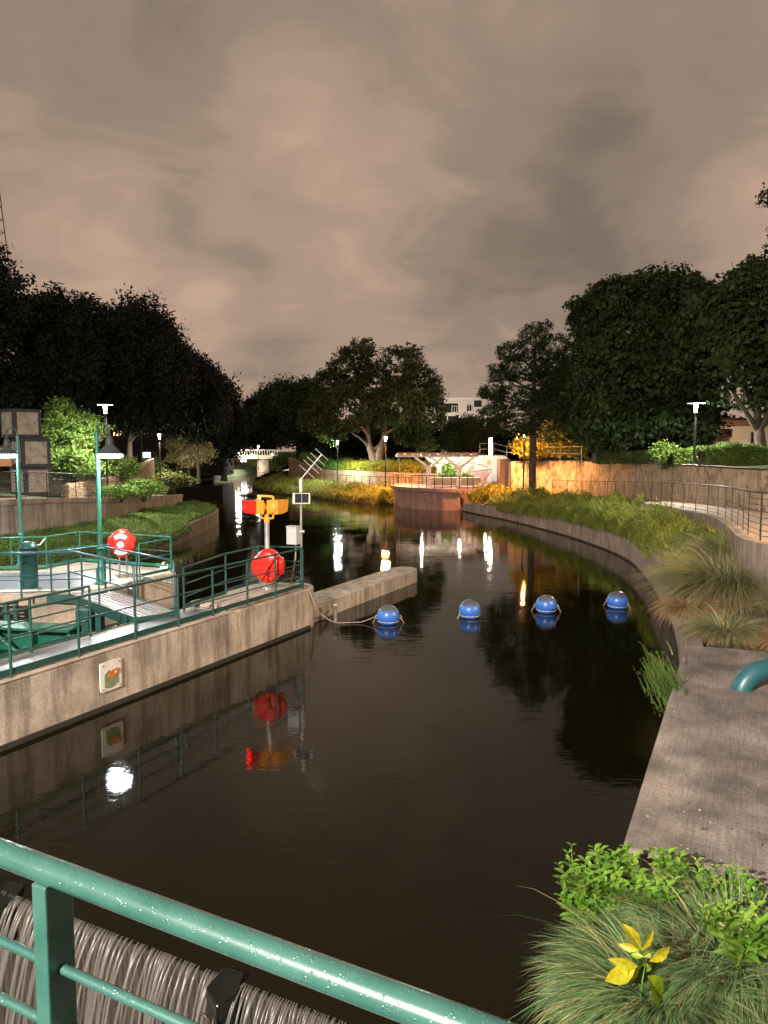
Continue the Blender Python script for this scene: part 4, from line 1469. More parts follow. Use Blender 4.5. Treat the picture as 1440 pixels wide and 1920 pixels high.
tussock('green tussock in the ground cover where the wall begins to curve', (9.8, 23.2, 1.5), 1.2, 1.0, 2500, 'cover_g', 25, .016)

# small shrub hanging on the slab edge
rng = np.random.default_rng(31)
ec = at(1252, 1300, 1.1)
hs = thing('rosemary_shrub', 'small needle leaved shrub hanging off the slab edge over the water', 'shrub', ec)
k = 320
B = np.array(ec)[None] + rng.normal(size=(k, 3)) * np.array([.06, .34, .16])
d = np.stack([-np.abs(rng.normal(size=k)) - .4, rng.normal(size=k) * .7], 1); d /= np.linalg.norm(d, axis=1)[:, None]
V, fa = blades(rng, B, d, rng.uniform(.18, .42, k), np.full(k, .022), 4, .25)
mesh_np('sprig', V, 4, M['cover_g'], hs, True, fa)
nl = 6000
i0 = rng.integers(0, k, nl)
Vr = V.reshape(k, 5, 2, 3).mean(2)
tt = rng.uniform(.1, 3.9, nl); fl = tt.astype(int); fr2 = (tt - fl)[:, None]
Pp = Vr[i0, fl] * (1 - fr2) + Vr[i0, fl + 1] * fr2
mesh_np('needle', leaf_verts(rng, Pp + rng.normal(size=Pp.shape) * .008, .035, .22), 4, M['cover_g'], hs)

# ------------------------------------------------------------------ foreground corner plants
FG = at(1235, 1890, 1.25)
tussock('big near tussock of fine green blades in the lower right corner', (2.36, 4.70, 1.12), 1.1, .80, 9500, 'tuft_g', 41, .0078, curl=1.18)
tussock('fine green tussock at the right edge of the frame, near corner', (3.05, 4.4, 1.12), 1.0, .72, 6500, 'tuft_g', 42, .0078, curl=1.0)
tussock('drying straw coloured tussock nearest the camera at lower right', (1.72, 4.42, 1.12), .9, .72, 6500, 'tuft_g', 43, .0078, 'grass_tussock', 'dry', (-1, -.2), .7, 1.15)


def leaf_shape(mb, base, direction, up, L, Wd, fold=.25, bend=.25):
    t = direction.normalized(); s = t.cross(up).normalized(); nrm = s.cross(t).normalized()
    prof = ((0, .02), (.2, .32), (.42, .5), (.65, .42), (.85, .2), (1.0, .0))
    mid, lf, rt = [], [], []
    for x, w in prof:
        c = base + t * L * x - nrm * bend * L * x * x
        mid.append(c); lf.append(c + s * w * Wd + nrm * fold * w * Wd); rt.append(c - s * w * Wd + nrm * fold * w * Wd)
    mb.strip(lf, mid, True); mb.strip(mid, rt, True)


def herb(loc, h, seed, label, mat='herb', L=.075, tilt=(0, 0), pairs=5, name='leafy_herb', group='low leafy herbs along the slab corner'):
    r = random.Random(seed)
    root = thing(name, label, 'plant', loc, group)
    base = Vector(loc)
    mbs, mbl = MB(), MB()
    for st_ in range(3):
        dirx = Vector((tilt[0] + r.uniform(-.5, .5), tilt[1] + r.uniform(-.5, .5), 1)).normalized()
        tip = base + dirx * h * r.uniform(.7, 1.1)
        mbs.tube([base, base.lerp(tip, .5) + Vector((r.uniform(-.01, .01), 0, 0)), tip], [.0035, .003, .0018], 5)
        for i in range(pairs):
            t = .25 + .75 * i / (pairs - 1)
            q = base.lerp(tip, t)
            a = i * 1.57 + r.uniform(-.4, .4)
            sc_ = L * (1.0 if t < .8 else .7) * r.uniform(.75, 1.2)
            for s in (0, math.pi):
                dd = Vector((math.cos(a + s), math.sin(a + s), .35 + .5 * t))
                leaf_shape(mbl, q, dd, Vector((0, 0, 1)), sc_, sc_ * .62)
    mbs.build('stem', M['herb'], root)
    mbl.build('leaves', M[mat], root)
    return root


rr = random.Random(77)
herb_spots = []
for i in range(54):
    u = rr.uniform(1075, 1425)
    t = (u - 1075) / 350
    v = 1665 + 95 * t + rr.uniform(-45, 40) - 25 * math.sin(t * 3.1)
    herb_spots.append((u, v))
for i, (u, v) in enumerate(herb_spots):
    p = at(u, v + 12, 1.32)
    if p.x < 1.7: p.z = 1.2
    herb(p, rr.uniform(.18, .34), 100 + i, 'low bright green leafy herb in the clump between slab and tussock', tilt=(-.25, .1), L=rr.uniform(.075, .11))
for i, (u, v) in enumerate(((1415, 1790), (1380, 1800), (1432, 1760))):
    herb(at(u, v + 15, 1.5), .24, 300 + i, ('broad leaved green herb at the right edge, middle one', 'broad leaved green herb farthest from the right edge', 'broad leaved green herb at the right edge, uppermost')[i], L=.12, group='broad leaved herbs at the right edge')
# yellow leaved seedling
yc = far(1212, 1800, 4.22)
yp = thing('yellow_seedling', 'young plant with bright yellow leaves standing out of the tussock', 'plant', (yc.x, yc.y, 1.2))
mb = MB(); mb.tube([(yc.x, yc.y + .12, 1.15), (yc.x, yc.y + .05, yc.z - .15), tuple(yc)], [.006, .005, .003], 6)
mb.tube([tuple(yc + Vector((0, .02, -.05))), tuple(far(1192, 1760, 4.22))], [.004, .002], 5)
mb.build('stem', M['herb'], yp)
# (tip px, base px, width ratio, material)
for (bu, bv, tu, tv, w, mt) in ((1202, 1782, 1176, 1736, .30, 'yleaf'), (1202, 1782, 1228, 1750, .25, 'yleaf'), (1198, 1782, 1162, 1772, .27, 'yleaf'),
                                (1218, 1802, 1258, 1780, .30, 'yleaf'), (1196, 1812, 1146, 1802, .24, 'yleaf'), (1192, 1814, 1136, 1842, .30, 'yleaf'), (1180, 1812, 1190, 1848, .27, 'yleaf'),
                                (1206, 1794, 1183, 1790, .32, 'yleaf_g'), (1206, 1794, 1223, 1784, .30, 'yleaf_g'), (1192, 1812, 1202, 1824, .30, 'yleaf'), (1214, 1830, 1250, 1886, .36, 'yleaf_g'),
                                (1212, 1822, 1222, 1808, .3, 'herb'), (1214, 1806, 1208, 1816, .35, 'yleaf')):
    a, b = far(bu, bv, 4.2), far(tu, tv, 4.2 + (tu % 3) * .03)
    mb = MB(); L_ = (b - a).length * 1.08
    leaf_shape(mb, a, b - a, Vector((.1 + .5 * math.sin(tu * 1.7), -1, .55 + .4 * math.sin(tv * 2.3))), L_, L_ * w * 1.45, .30, .16)
    mb.build('leaf', M[mt], yp)

# ------------------------------------------------------------------ left bank
LW = [(-200, 941, 2.85), (-60, 938, 2.85), (30, 937, 2.80), (115, 935, 2.66), (205, 933.5, 2.42), (260, 932, 2.12), (320, 931, 1.9), (342, 931, 1.8)]
LWp = []
for (u, v, z), D in zip(LW, (24, 26, 28.8, 32, 36, 41.6, 47, 49.5)):
    q = far(u, v, D); LWp.append(Vector((q.x, D, z)))
L3 = smooth_line([tuple(p) for p in LWp], 4)
L3r = offset(L3, -.30)
lw = thing('left_wall', 'long low beige concrete retaining wall under the black railing at left', 'wall', L3[2])
wall_from(L3, L3r, -1, 'wall_body', M['conc_left'], lw)
capA = offset([(p[0], p[1], p[2] + .03) for p in L3], .05); capB = offset([(p[0], p[1], p[2] + .03) for p in L3], -.35)
mb = MB(); mb.strip([Vector(p) for p in capA], [Vector(p) for p in capB]); mb.strip([Vector((p[0], p[1], p[2] - .2)) for p in capA], [Vector(p) for p in capA])
mb.build('coping', M['conc_left'], lw)
Lp = offset(L3, -3.2)
mb = MB(); mb.strip([Vector(p) for p in L3r], [Vector(p) for p in Lp], True)
struct(mb.build('path', M['pathm']))
Lg = [(p[0] - 14, p[1] + 6, p[2] + 1.1) for p in Lp]; Lg2 = [(p[0] - 500, p[1] + 60, 5.0) for p in Lp]
mb = MB(); mb.strip([Vector((p[0], p[1], p[2] - .01)) for p in Lp], [Vector(p) for p in Lg], True); mb.strip([Vector(p) for p in Lg], [Vector(p) for p in Lg2], True)
struct(mb.build('lawn', M['lawn']))
# railing on left wall
Ll = [Vector(p) for p in L3]
pr = [Ll[2]]; acc = 0
for i in range(2, len(Ll) - 1):
    seg = Ll[i + 1] - Ll[i]; L_ = seg.length; pos = 0
    while acc + (L_ - pos) >= 2.15:
        pos += 2.15 - acc; acc = 0; pr.append(Ll[i] + seg * (pos / L_))
    acc += L_ - pos
pr = [p + Vector((-.1, .1, .03)) for p in pr]
railing('black bar railing along the top of the beige left wall', pr, 1.05, (.88, .75, .62, .49, .36, .23, .11), .022, .022, 'black', None, square=(.05, .02), bar_r=.009)
# far left bank beyond the tip
FLB = [(-13.6, 49.8, 1.2), (-16, 58, 1.0), (-21, 74, .9), (-26, 92, .9), (-28.5, 110, .9), (-27.5, 130, 1.0), (-27, 150, 1.2), (-27, 190, 1.2)]
F3 = smooth_line(FLB, 3)
mb = MB()
mb.strip([Vector((p[0], p[1], -.5)) for p in F3], [Vector((p[0] - 1.2, p[1], p[2] * .7)) for p in F3], True)
mb.strip([Vector((p[0] - 1.2, p[1], p[2] * .7)) for p in F3], [Vector((p[0] - 9, p[1] + 2, p[2] + .4)) for p in F3], True)
mb.strip([Vector((p[0] - 9, p[1] + 2, p[2] + .4)) for p in F3], [Vector((p[0] - 500, p[1] + 10, 4)) for p in F3], True)
struct(mb.build('river_bank', M['lawn']))
# planted spit in front of the left wall
SP = [(-22, 21.0), (-15.5, 24.5), (-12.6, 28.0), (-11.0, 32.0), (-10.5, 36.0), (-10.4, 40.0), (-10.5, 43.5), (-10.6, 47.0), (-11.1, 50.2), (-12.2, 53.0), (-13.7, 54.8)]
S3 = smooth_line([(x, y, .45 + .35 * min(1, max(0, (y - 33) / 6))) for x, y in SP], 3)
spit = thing('spit_wall', 'low stained concrete wall edging the planted spit at left', 'wall', S3[6])
wall_from([(p[0], p[1], p[2]) for p in S3], offset(S3, -.25), -2, 'wall_body', concrete('stained_spit_concrete', (.24, .20, .15), (.09, .075, .05), .6, .3), spit)
nS = len(S3)
Sb = [Vector(L3[min(len(L3) - 1, int(i * (len(L3) - 1) / (nS - 1)))]) for i in range(nS)]
for p in Sb: p.z = 1.30 - .3 * max(0, (p.y - 30) / 20)
S3i = offset(S3, -.2)
mb = MB(); mb.strip([Vector((p[0], p[1], p[2] - .06)) for p in S3i], Sb, True)
struct(mb.build('planting_bed_ground', M['soil']))
quads = [(Vector(S3i[i]) - Vector((0, 0, .08)), Vector(S3i[i + 1]) - Vector((0, 0, .08)), Sb[i + 1], Sb[i]) for i in range(nS - 1)]
cover('ground_cover', 'dense dark green ground cover on the planted spit below the left wall', 'ground cover', quads, 90000, .09, .34, 'cover_g', 15, .55, .7)

quads = [(Vector(S3[i]) + Vector((.14, -.08, -.42)), Vector(S3[i + 1]) + Vector((.14, -.08, -.42)), Vector(S3i[i + 1]), Vector(S3i[i])) for i in range(nS - 1) if S3[i][1] < 40]
cover('trailing_plants', 'dark trailing greenery draped over the edge of the planted spit', 'ground cover', quads, 14000, .10, .30, 'cover_g', 19, .4)
# stacked box tower
tc0 = far(52, 930, 34.5)
tw = thing('box_tower', 'three slate grey boxes stacked off centre like a totem', 'sculpture', (tc0.x, tc0.y, 2.72))
tops = [(0, 1.22, .16, .10), (1.22, 2.55, .22, -.08), (2.55, 3.86, -.18, .02)]
for (za, zb2, dx, rot) in tops:
    zc = 2.72 + (za + zb2) / 2; sz = 1.27
    R = math.radians(50) + rot
    c = Vector((tc0.x + dx, tc0.y, zc))
    bo = MB().box(c, (sz, sz, zb2 - za - .02), R).build('box', M['tower'], tw, .012)
    Rm = Matrix.Rotation(R, 3, 'Z')
    for dirv, rot2 in ((Vector((0, -1, 0)), 0), (Vector((-1, 0, 0)), math.pi / 2)):
        MB().box(c + Rm @ (dirv * (sz / 2 + .004)), (.95, .02, 1.0), R + rot2).build('blank_panel', M['tan'], bo if False else tw)

# low rubble wall and shrubs behind the railing, left
gw = thing('rubble_wall', 'curved honey stone rubble wall behind the left path', 'wall', far(210, 925, 39))
rwl = [(130, 926, 37), (175, 923, 39), (215, 920, 41.5), (250, 914, 46), (275, 906, 53), (290, 898, 60)]
rp3 = smooth_line([(far(u, v, D).x, D, 2.9 + .045 * (D - 37) * (1)) for u, v, D in rwl], 4)
wall_from([(p[0], p[1], p[2] + .15) for p in rp3], [(p[0], p[1], p[2] + .15) for p in offset(rp3, -.4)], .5, 'wall_body', M['rubble'], gw)

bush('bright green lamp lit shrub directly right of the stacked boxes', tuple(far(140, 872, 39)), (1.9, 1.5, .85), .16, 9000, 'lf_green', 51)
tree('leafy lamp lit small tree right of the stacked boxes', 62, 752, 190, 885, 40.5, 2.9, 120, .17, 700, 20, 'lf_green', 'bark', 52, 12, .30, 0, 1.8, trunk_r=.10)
bush('round green shrub against the rubble wall near the railing', tuple(far(268, 916, 41)), (1.25, .9, .62), .10, 6000, 'lf_green', 53)
bush('lower loose green shrub at the end of the left railing', tuple(far(225, 922, 37.5)), (1.3, .7, .42), .10, 4500, 'lf_green', 54)
bush('dark green shrub behind the tall left path lamp', tuple(far(215, 880, 43)), (1.7, 1.3, .95), .15, 6000, 'lf_hedge', 55)
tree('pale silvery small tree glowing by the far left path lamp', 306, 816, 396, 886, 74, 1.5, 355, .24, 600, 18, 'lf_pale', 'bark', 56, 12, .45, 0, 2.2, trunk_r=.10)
bush('shaded shrub under the pale silvery tree by the bank', tuple(far(270, 878, 70)), (2.5, 2, 1.3), .25, 4000, 'lf_mid', 57)
bush('dark clipped shrub between the rubble wall and pale tree', tuple(far(322, 897, 66)), (1.9, 1.2, .7), .2, 3500, 'lf_mid', 58)

# ------------------------------------------------------------------ T lamps


def t_lamp(label, base, H, lens, power, color, group='mushroom topped path lamps', size=1.0):
    root = thing('path_lamp', label, 'street lamp', base, group)
    p = Vector(base)
    mb = MB(); mb.lathe(p, [(.13, 0), (.13, .03), (.07, .05), (.07, .09)], 14)
    mb.tube([p + Vector((0, 0, .05)), p + Vector((0, 0, H - .5))], .055 * size, 10)
    mb.build('post', M['black'], root)
    MB().lathe(p + Vector((0, 0, H)), [(0, .035), (.22 * size, .025), (.40 * size, -.005), (.41 * size, -.015), (.39 * size, -.012), (.10 * size, 0), (0, 0)], 24).build('cap', M['white'], root)
    MB().lathe(p + Vector((0, 0, H)), [(.0, -.01), (.085 * size, -.015), (.085 * size, -.16), (.06 * size, -.34), (.075 * size, -.42), (.0, -.43)], 14).build('lens', M[lens], root)
    MB().lathe(p + Vector((0, 0, H)), [(.13 * size, -.43), (.13 * size, -.46), (.055 * size, -.50)], 14).build('collar', M['black'], root)
    lamp_or_fill_light('AREA', (0, 0, H - .03), power * .85, color, .74 * size, (0, 0, 0), root)
    lamp_or_fill_light('POINT', (0, -.12 * size, H - .2), power * .25, color, .03, parent=root)
    return root


def lamp_at(label, u, vtop, D, zb, lens, power, color, **k):
    q = far(u, vtop, D)
    return t_lamp(label, (q.x, D, zb), q.z - zb, lens, power, color, **k)


lamp_at('tall white path lamp rising behind the platform bell lamp', 197, 759, 37.5, 2.5, 'lens_w', 700, WHITE)
lamp_at('white path lamp beside the pale silvery tree', 299, 814, 64, 1.5, 'lens_w', 1300, (1, .85, .6))
lamp_at('greenish white path lamp left of the big forked tree', 633, 826, 79, 1.25, 'lens_w', 1100, (.75, 1.0, .85))
lamp_at('warm path lamp in front of the big forked tree', 723, 819, 67.5, 1.15, 'lens_warm', 1900, ORANGE)
lamp_at('warm path lamp next to the feathery tree trunk', 983, 808, 54.6, 1.5, 'lens_warm', 1900, ORANGE)
lamp_at('white path lamp above the right hedge', 1305, 756, 35.2, 4.05, 'lens_w', 420, WHITE)
t_lamp('assumed unseen path lamp on the right path beside the plaster wall, outside the frame', (15.6, 13.5, 3.1), 4.2, 'lens_warm', 2600, (1, .68, .40))  # lamp assumed out of view, added to warm the right path and wall
t_lamp('assumed unseen path lamp on the left path, outside the frame', (-25.5, 24.0, 2.9), 4.2, 'lens_w', 300, WHITE)  # also assumed out of view, added to light the left path
lamp_at('small distant path lamp near the footbridge', 484, 836, 140, 1.0, 'lens_w', 2200, WHITE)

# ------------------------------------------------------------------ centre bank
CB = [(-22.0, 140), (-20.3, 120), (-17.6, 102), (-16.4, 94), (-13.0, 84), (-9.5, 78), (-6.0, 73), (-2.8, 68), (.6, 65.4), (1.0, 65.3)]
C3 = smooth_line([(x, y, 0) for x, y in CB], 4)
Ci = [(p[0] + 1.2 * (p[1] > 100), p[1] + 1.2, .55) for p in C3]
Ck = []
for p in C3:
    Ck.append((p[0] + (3.2 if p[1] > 90 else 1.4), p[1] + 4.4, 1.15))
mb = MB()
mb.strip([Vector((p[0], p[1], -.5)) for p in C3], [Vector(p) for p in Ci], True)
mb.strip([Vector(p) for p in Ci], [Vector(p) for p in Ck], True)
struct(mb.build('river_bank', M['soil']))
Cp = [(p[0] + (3.5 if p[1] > 94 else 1.2), p[1] + 3.2, 1.16) for p in Ck]
mb = MB(); mb.strip([Vector(p) for p in Ck], [Vector(p) for p in Cp], True); struct(mb.build('path', M['pathm']))
sel = [i for i in range(len(C3)) if C3[i][1] < 100]
quads = [(Vector((C3[i][0], C3[i][1], .05)), Vector((C3[i + 1][0], C3[i + 1][1], .05)), Vector(Ck[i + 1]), Vector(Ck[i])) for i in range(len(C3) - 1) if C3[i][1] < 120]
cover('ground_cover', 'yellowish ground cover on the middle bank below the curved path', 'ground cover', quads, 60000, .16, .8, 'cover_y', 16, .4, .75)
# middle path wall
mw = [Vector(Cp[i]) for i in sel if Cp[i][1] < 98]
nmw = len(mw)
mwt = [(p.x, p.y, 2.55 + 1.3 * max(0, 1 - i / 6.0)) for i, p in enumerate(mw)]
last = mw[-1]
mwt += [(last.x + 2.4, last.y - .2, 2.45), (last.x + 5.2, last.y + .3, 2.45)]
mwall = thing('path_wall', 'tan board marked wall behind the middle path, orange lit at one end', 'wall', mwt[0])
wall_from(mwt, offset(mwt, -.4), 0, 'wall_body', concrete('tan_board_marked_concrete', (.42, .27, .17), (.26, .16, .10), .45, .3), mwall)
mr_ = [Vector(Ck[i]) + Vector((0, .1, .02)) for i in sel if Ck[i][1] < 98]
mr2 = mr_[::1] + [mr_[-1] + Vector((1.2, -.2, 0))]
railing('thin dark railing along the middle bank path', mr2, 1.05, (.8, .6, .4, .2), .03, .03, 'bronze', None, square=(.06, .03), bar_r=.012)
lowk = [(p.x, p.y - .05, 1.17) for p in mr_] 
lk = thing('path_kerb', 'pale concrete kerb under the middle path railing', 'kerb', lowk[0])
wall_from(lowk, [(p[0], p[1] + .3, p[2]) for p in lowk], .3, 'kerb_body', M['conc_top'], lk)
# ground behind middle
mb = MB()
mb.strip([Vector((p[0], p[1] + .4, p[2] - .1)) for p in mwt], [Vector((p[0] * 1.1 + 1, p[1] + 14, 3.2)) for p in mwt], True)
mb.add([(-20, 100, 1.3), (-14, 190, 1.3), (80, 190, 3.2), (60, 60, 3.2), (14, 74, 3.0), (0, 84, 3.1), (-8, 96, 3.0)], [(0, 1, 2, 3, 4, 5, 6)])
struct(mb.build('park_ground', M['lawn']))
mb = MB(); mb.add([(-600, 188, 1.15), (600, 188, 1.15), (2400, 2900, 1.2), (-2400, 2900, 1.2)], [(0, 1, 2, 3)]); struct(mb.build('distant_ground', M['lawn']))
q = [Vector(p) for p in mwt]
quads = [(q[i] + Vector((0, .4, 0)), q[i + 1] + Vector((0, .4, 0)), q[i + 1] + Vector((.4, 4.5, .5)), q[i] + Vector((.4, 4.5, .5))) for i in range(8, len(q) - 1)]
cover('leafy_bed', 'thick leafy bed on top of the middle wall under the forked tree', 'ground cover', quads, 24000, .26, .75, 'lf_yellow', 17, .1)
quads = [(q[i] + Vector((0, .4, 0)), q[i + 1] + Vector((0, .4, 0)), q[i + 1] + Vector((.4, 4.5, .5)), q[i] + Vector((.4, 4.5, .5))) for i in range(2, 9)]
cover('leafy_bed', 'green leafy bed on the left part of the middle wall', 'ground cover', quads, 16000, .26, .75, 'lf_green', 18, .1)

# terrace in salmon concrete
TP = [at(738, 946, 0), at(752, 950, 0), at(772, 953.5, 0), at(800, 956, 0), at(830, 957.5, 0), at(862, 958, 0)]
TZ = 1.62
ter = thing('terrace', 'salmon pink curved concrete terrace jutting into the river', 'terrace', TP[0])
tp2 = [(p.x, p.y) for p in TP] + [(TP[-1].x + .1, 63.5), (11.5, 64), (12.5, 76), (1.2, 76)]
MB().prism(tp2, -1.5, TZ).build('terrace_body', M['salmon'], ter, .03)
lip = [(p.x, p.y, TZ + .10) for p in TP] + [(TP[-1].x + 2.2, TP[-1].y + 1.0, TZ + .10)]
wall_from(offset(lip, -.12)[::1], offset(lip, .35), TZ - .16, 'coping', M['salmon'], ter)
tr = smooth_line([(p.x, p.y + .25, TZ + .1) for p in TP] + [(TP[-1].x + 1.1, TP[-1].y + .6, TZ + .1)], 2)
railing('thin dark bar railing around the salmon terrace', tr, 1.0, (.84, .68, .52, .36, .2), .03, .03, 'bronze', None, square=(.06, .03), bar_r=.012)
sd = thing('side_wall', 'orange side wall stepping back beside the terrace', 'wall', at(868, 955, 0))
p0, p1 = at(864, 957, 0), at(886, 950, 0)
wall_from([(p0.x, p0.y + .4, 1.35), (p1.x + .8, p1.y + 1.5, 1.35)], [(p0.x, p0.y + .8, 1.35), (p1.x + .8, p1.y + 1.9, 1.35)], -1, 'wall_body', M['salmon'], sd)

# pergola
pg = thing('pergola', 'pale pergola with branching columns and flat slatted roof on the terrace', 'pergola', (5.0, 68, TZ))
z_r = far(800, 853, 67).z
xl, xr = far(743, 850, 67).x, far(893, 850, 67).x
mb = MB()
for yy in (65.6, 67.2, 68.8):
    mb.box(((xl + xr) / 2, yy, z_r - .09), (xr - xl, .14, .18))
mb.build('beam', M['white'], pg)
mb = MB()
for i in range(30):
    mb.box((xl + .1 + i * (xr - xl - .2) / 29, 67.2, z_r + .06), (.10, 4.4, .12))
mb.build('roof_slats', M['wood'], pg)
mb = MB()
for i in range(10):
    mb.box((xl + (i + .5) * (xr - xl) / 10, 65.0, z_r + .12), ((xr - xl) / 10 - .06, .06, .2))
mb.build('fascia', M['wood'], pg)
for (u, yy) in ((804, 66.0), (824, 68.6), (861, 66.0), (842, 68.8)):
    x = far(u, 880, yy).x
    mb = MB()
    mb.box((x, yy, (TZ + z_r - 1.0) / 2), (.40, .30, z_r - 1.0 - TZ))
    mb.build('column', M['white'], pg, .02)
    mb = MB()
    for s in (-1, 1):
        mb.tube([(x + s * .1, yy, z_r - 1.08), (x + s * 1.25, yy, z_r - .2)], [.14, .11], 6)
    mb.build('strut', M['white'], pg)
p = far(745, 880, 66)
MB().tube([(xl + .15, 65.6, TZ), (xl + .15, 65.6, z_r - .1)], .05, 8).build('column', M['bronze'], pg)
# terrace planters & steps
bush('bright green shrub between the pergola columns', tuple(far(841, 889, 68.5)), (.95, .7, 1.25), .14, 4500, 'lf_green', 61)
bush('small green shrub beside the right pergola column', tuple(far(870, 897, 68)), (.5, .5, .7), .12, 1500, 'lf_green', 62)
pb = thing('planter_bench', 'low pale bench wall on the terrace under the pergola', 'bench', (7, 67, TZ))
MB().box((far(850, 900, 67).x, 67.2, TZ + .35), (4.8, .8, .7)).build('bench_body', M['conc_top'], pb, .03)

# white mural wall
mx0, mx1 = far(862, 880, 71).x, far(953, 880, 71).x
mz = far(900, 854, 71).z
mur = thing('mural_wall', 'whitish wall with rounded corner and faint abstract shapes behind the pergola', 'wall', (mx1, 71, 1))
prof = [(mx0 - 2, TZ - .4), (mx1, TZ - .4), (mx1, mz - .5), (mx1 - .06, mz - .25), (mx1 - .2, mz - .08), (mx1 - .45, mz), (mx0 - 2, mz)]
mb = MB()
fr_ = [(x, 71, z) for x, z in prof]; bk = [(x, 71.4, z) for x, z in prof]
n_ = len(prof)
mb.add(fr_ + bk, [tuple(range(n_)), tuple(range(n_, 2 * n_))[::-1]] + [(i, i + n_, (i + 1) % n_ + n_, (i + 1) % n_) for i in range(n_)])
mb.build('wall_body', concrete('mural_plaster', (.62, .55, .50), (.45, .38, .34), .2, .1), mur)
pinkm = concrete('mural_pink', (.50, .30, .24), (.38, .22, .18), .2, .1)


def mpoly(mb, pts, off):
    P_ = [(far(u, v, 71).x, 71 - off, far(u, v, 71).z) for u, v in pts]
    P2 = [(x, y + off, z) for x, y, z in P_]
    n_ = len(P_)
    mb.add(P_ + P2, [tuple(range(n_))[::-1]] + [(i, (i + 1) % n_, (i + 1) % n_ + n_, i + n_) for i in range(n_)])


mb = MB()
mpoly(mb, [(868, 905), (874, 888), (884, 872), (892, 871), (884, 888), (880, 905)], .012)
mpoly(mb, [(912, 868), (918, 861), (923, 865), (917, 873)], .012)
mpoly(mb, [(882, 906), (890, 886), (916, 882), (912, 906)], .010)
mb.build('painted_shape', pinkm, mur)
mb = MB()
for a, b in (((870, 865), (886, 869)), ((886, 869), (902, 871)), ((902, 871), (915, 876)), ((880, 905), (888, 884)), ((888, 884), (922, 880))):
    A_, B_ = far(*a, 70.97), far(*b, 70.97)
    mb.tube([A_, B_], .03, 5)
mb.build('painted_line', M['bronze'], mur)
MB().box((far(929, 893, 70.8).x, 70.85, far(929, 893, 70.8).z), (.75, .25, .95)).build('door', M['box'], mur)
hrz = thing('stair_rail', 'short dark sloping stair rail by the mural wall', 'railing', far(912, 900, 70))
MB().tube([far(908, 900, 70), far(921, 883, 70)], .035, 6).build('handrail', M['black'], hrz)

# brick pier block right of mural
pz = far(960, 865, 66).z
blk = thing('plaster_block', 'orange lit plaster block with a vent grille and hatch beside the mural wall', 'wall', far(945, 905, 62))
x0, x1 = far(938, 890, 60).x, far(1003, 890, 60).x
z0 = far(960, 861, 60).z
MB().box(((x0 + far(958, 890, 60).x) / 2, 61, (z0) / 2 + .3), (far(958, 890, 60).x - x0, 1.6, z0 - .6)).build('pier', M['salmon'], blk, .02)
xa = far(956, 890, 58.5).x; xb = far(1010, 890, 58.5).x
zz = far(980, 867, 58.5).z
MB().box(((xa + xb) / 2, 58.9, zz / 2), (xb - xa, .6, zz)).build('wall_body', M['stone'], blk, .02)
c = far(971, 881, 58.55)
mb = MB()
for i in range(7):
    mb.box((c.x, 58.57, c.z - .36 + i * .12), (.72, .05, .055))
mb.build('vent_grille', M['bronze'], blk)
c = far(973, 903, 58.55)
mb = MB(); mb.box((c.x, 58.57, c.z), (.5, .06, .75)); mb.build('hatch', M['box'], blk)
mb = MB(); mb.box((c.x, 58.56, c.z + .42), (.7, .09, .12)); mb.build('hatch_lintel', M['bronze'], blk)

# glowing column light on top of the wall
lc0, lc1 = far(920, 856, 73), far(920, 821, 73)
gl_ = thing('column_light', 'glowing white tube light standing above the mural wall', 'street lamp', lc0)
MB().tube([lc0, lc0.lerp(lc1, .06)], .16, 12).build('base', M['black'], gl_)
MB().tube([lc0.lerp(lc1, .06), lc1], .15, 14).build('tube', glow('tube_glow', (1, .93, .82), 14), gl_)
lamp_or_fill_light('POINT', (-.1, -.9, .9), 620, (1, .85, .68), .12, parent=gl_)
# pergola downlights (the pale glow under its roof); last one added to brighten the mural wall
for x_, y_, w_ in ((-1.6, -1.0, 330), (1.8, -1.0, 330), (4.3, .3, 130)):
    lamp_or_fill_light('POINT', (x_, y_, z_r - TZ - .35), w_, (1, .84, .66), .07, parent=pg)

# thin wire fence over the walls
wf = thing('wire_fence', 'thin grey post and wire fence above the orange lit wall', 'fence', far(950, 855, 60))
pts = [far(900, 855, 66), far(925, 855, 64), far(950, 862, 61), far(975, 862, 59), far(1008, 864, 57.5), far(1050, 866, 54.5), far(1090, 867, 51)]
for p in pts:
    MB().tube([p, p + Vector((0, 0, 1.1))], .03, 6).build('post', M['steel'], wf)
for h in (1.08, .6):
    MB().tube([p + Vector((0, 0, h)) for p in pts], .018, 5).build('wire', M['steel'], wf)

# shrubs on the right bed, orange lit
bush('broad yellow green shrub at the terrace end of the bed', tuple(far(930, 930, 56)), (2.1, 1.3, .95), .16, 13000, 'lf_yellow', 63, k=10)
bush('glossy dark green shrub at the foot of the feathery tree', tuple(far(993, 936, 52)), (1.35, 1.1, .85), .15, 8000, 'lf_hedge', 64, k=9)
bush('small yellowish shrub on the bank under the warm lamp', tuple(far(722, 925, 66.5)), (.8, .6, .5), .14, 1800, 'lf_yellow', 65)

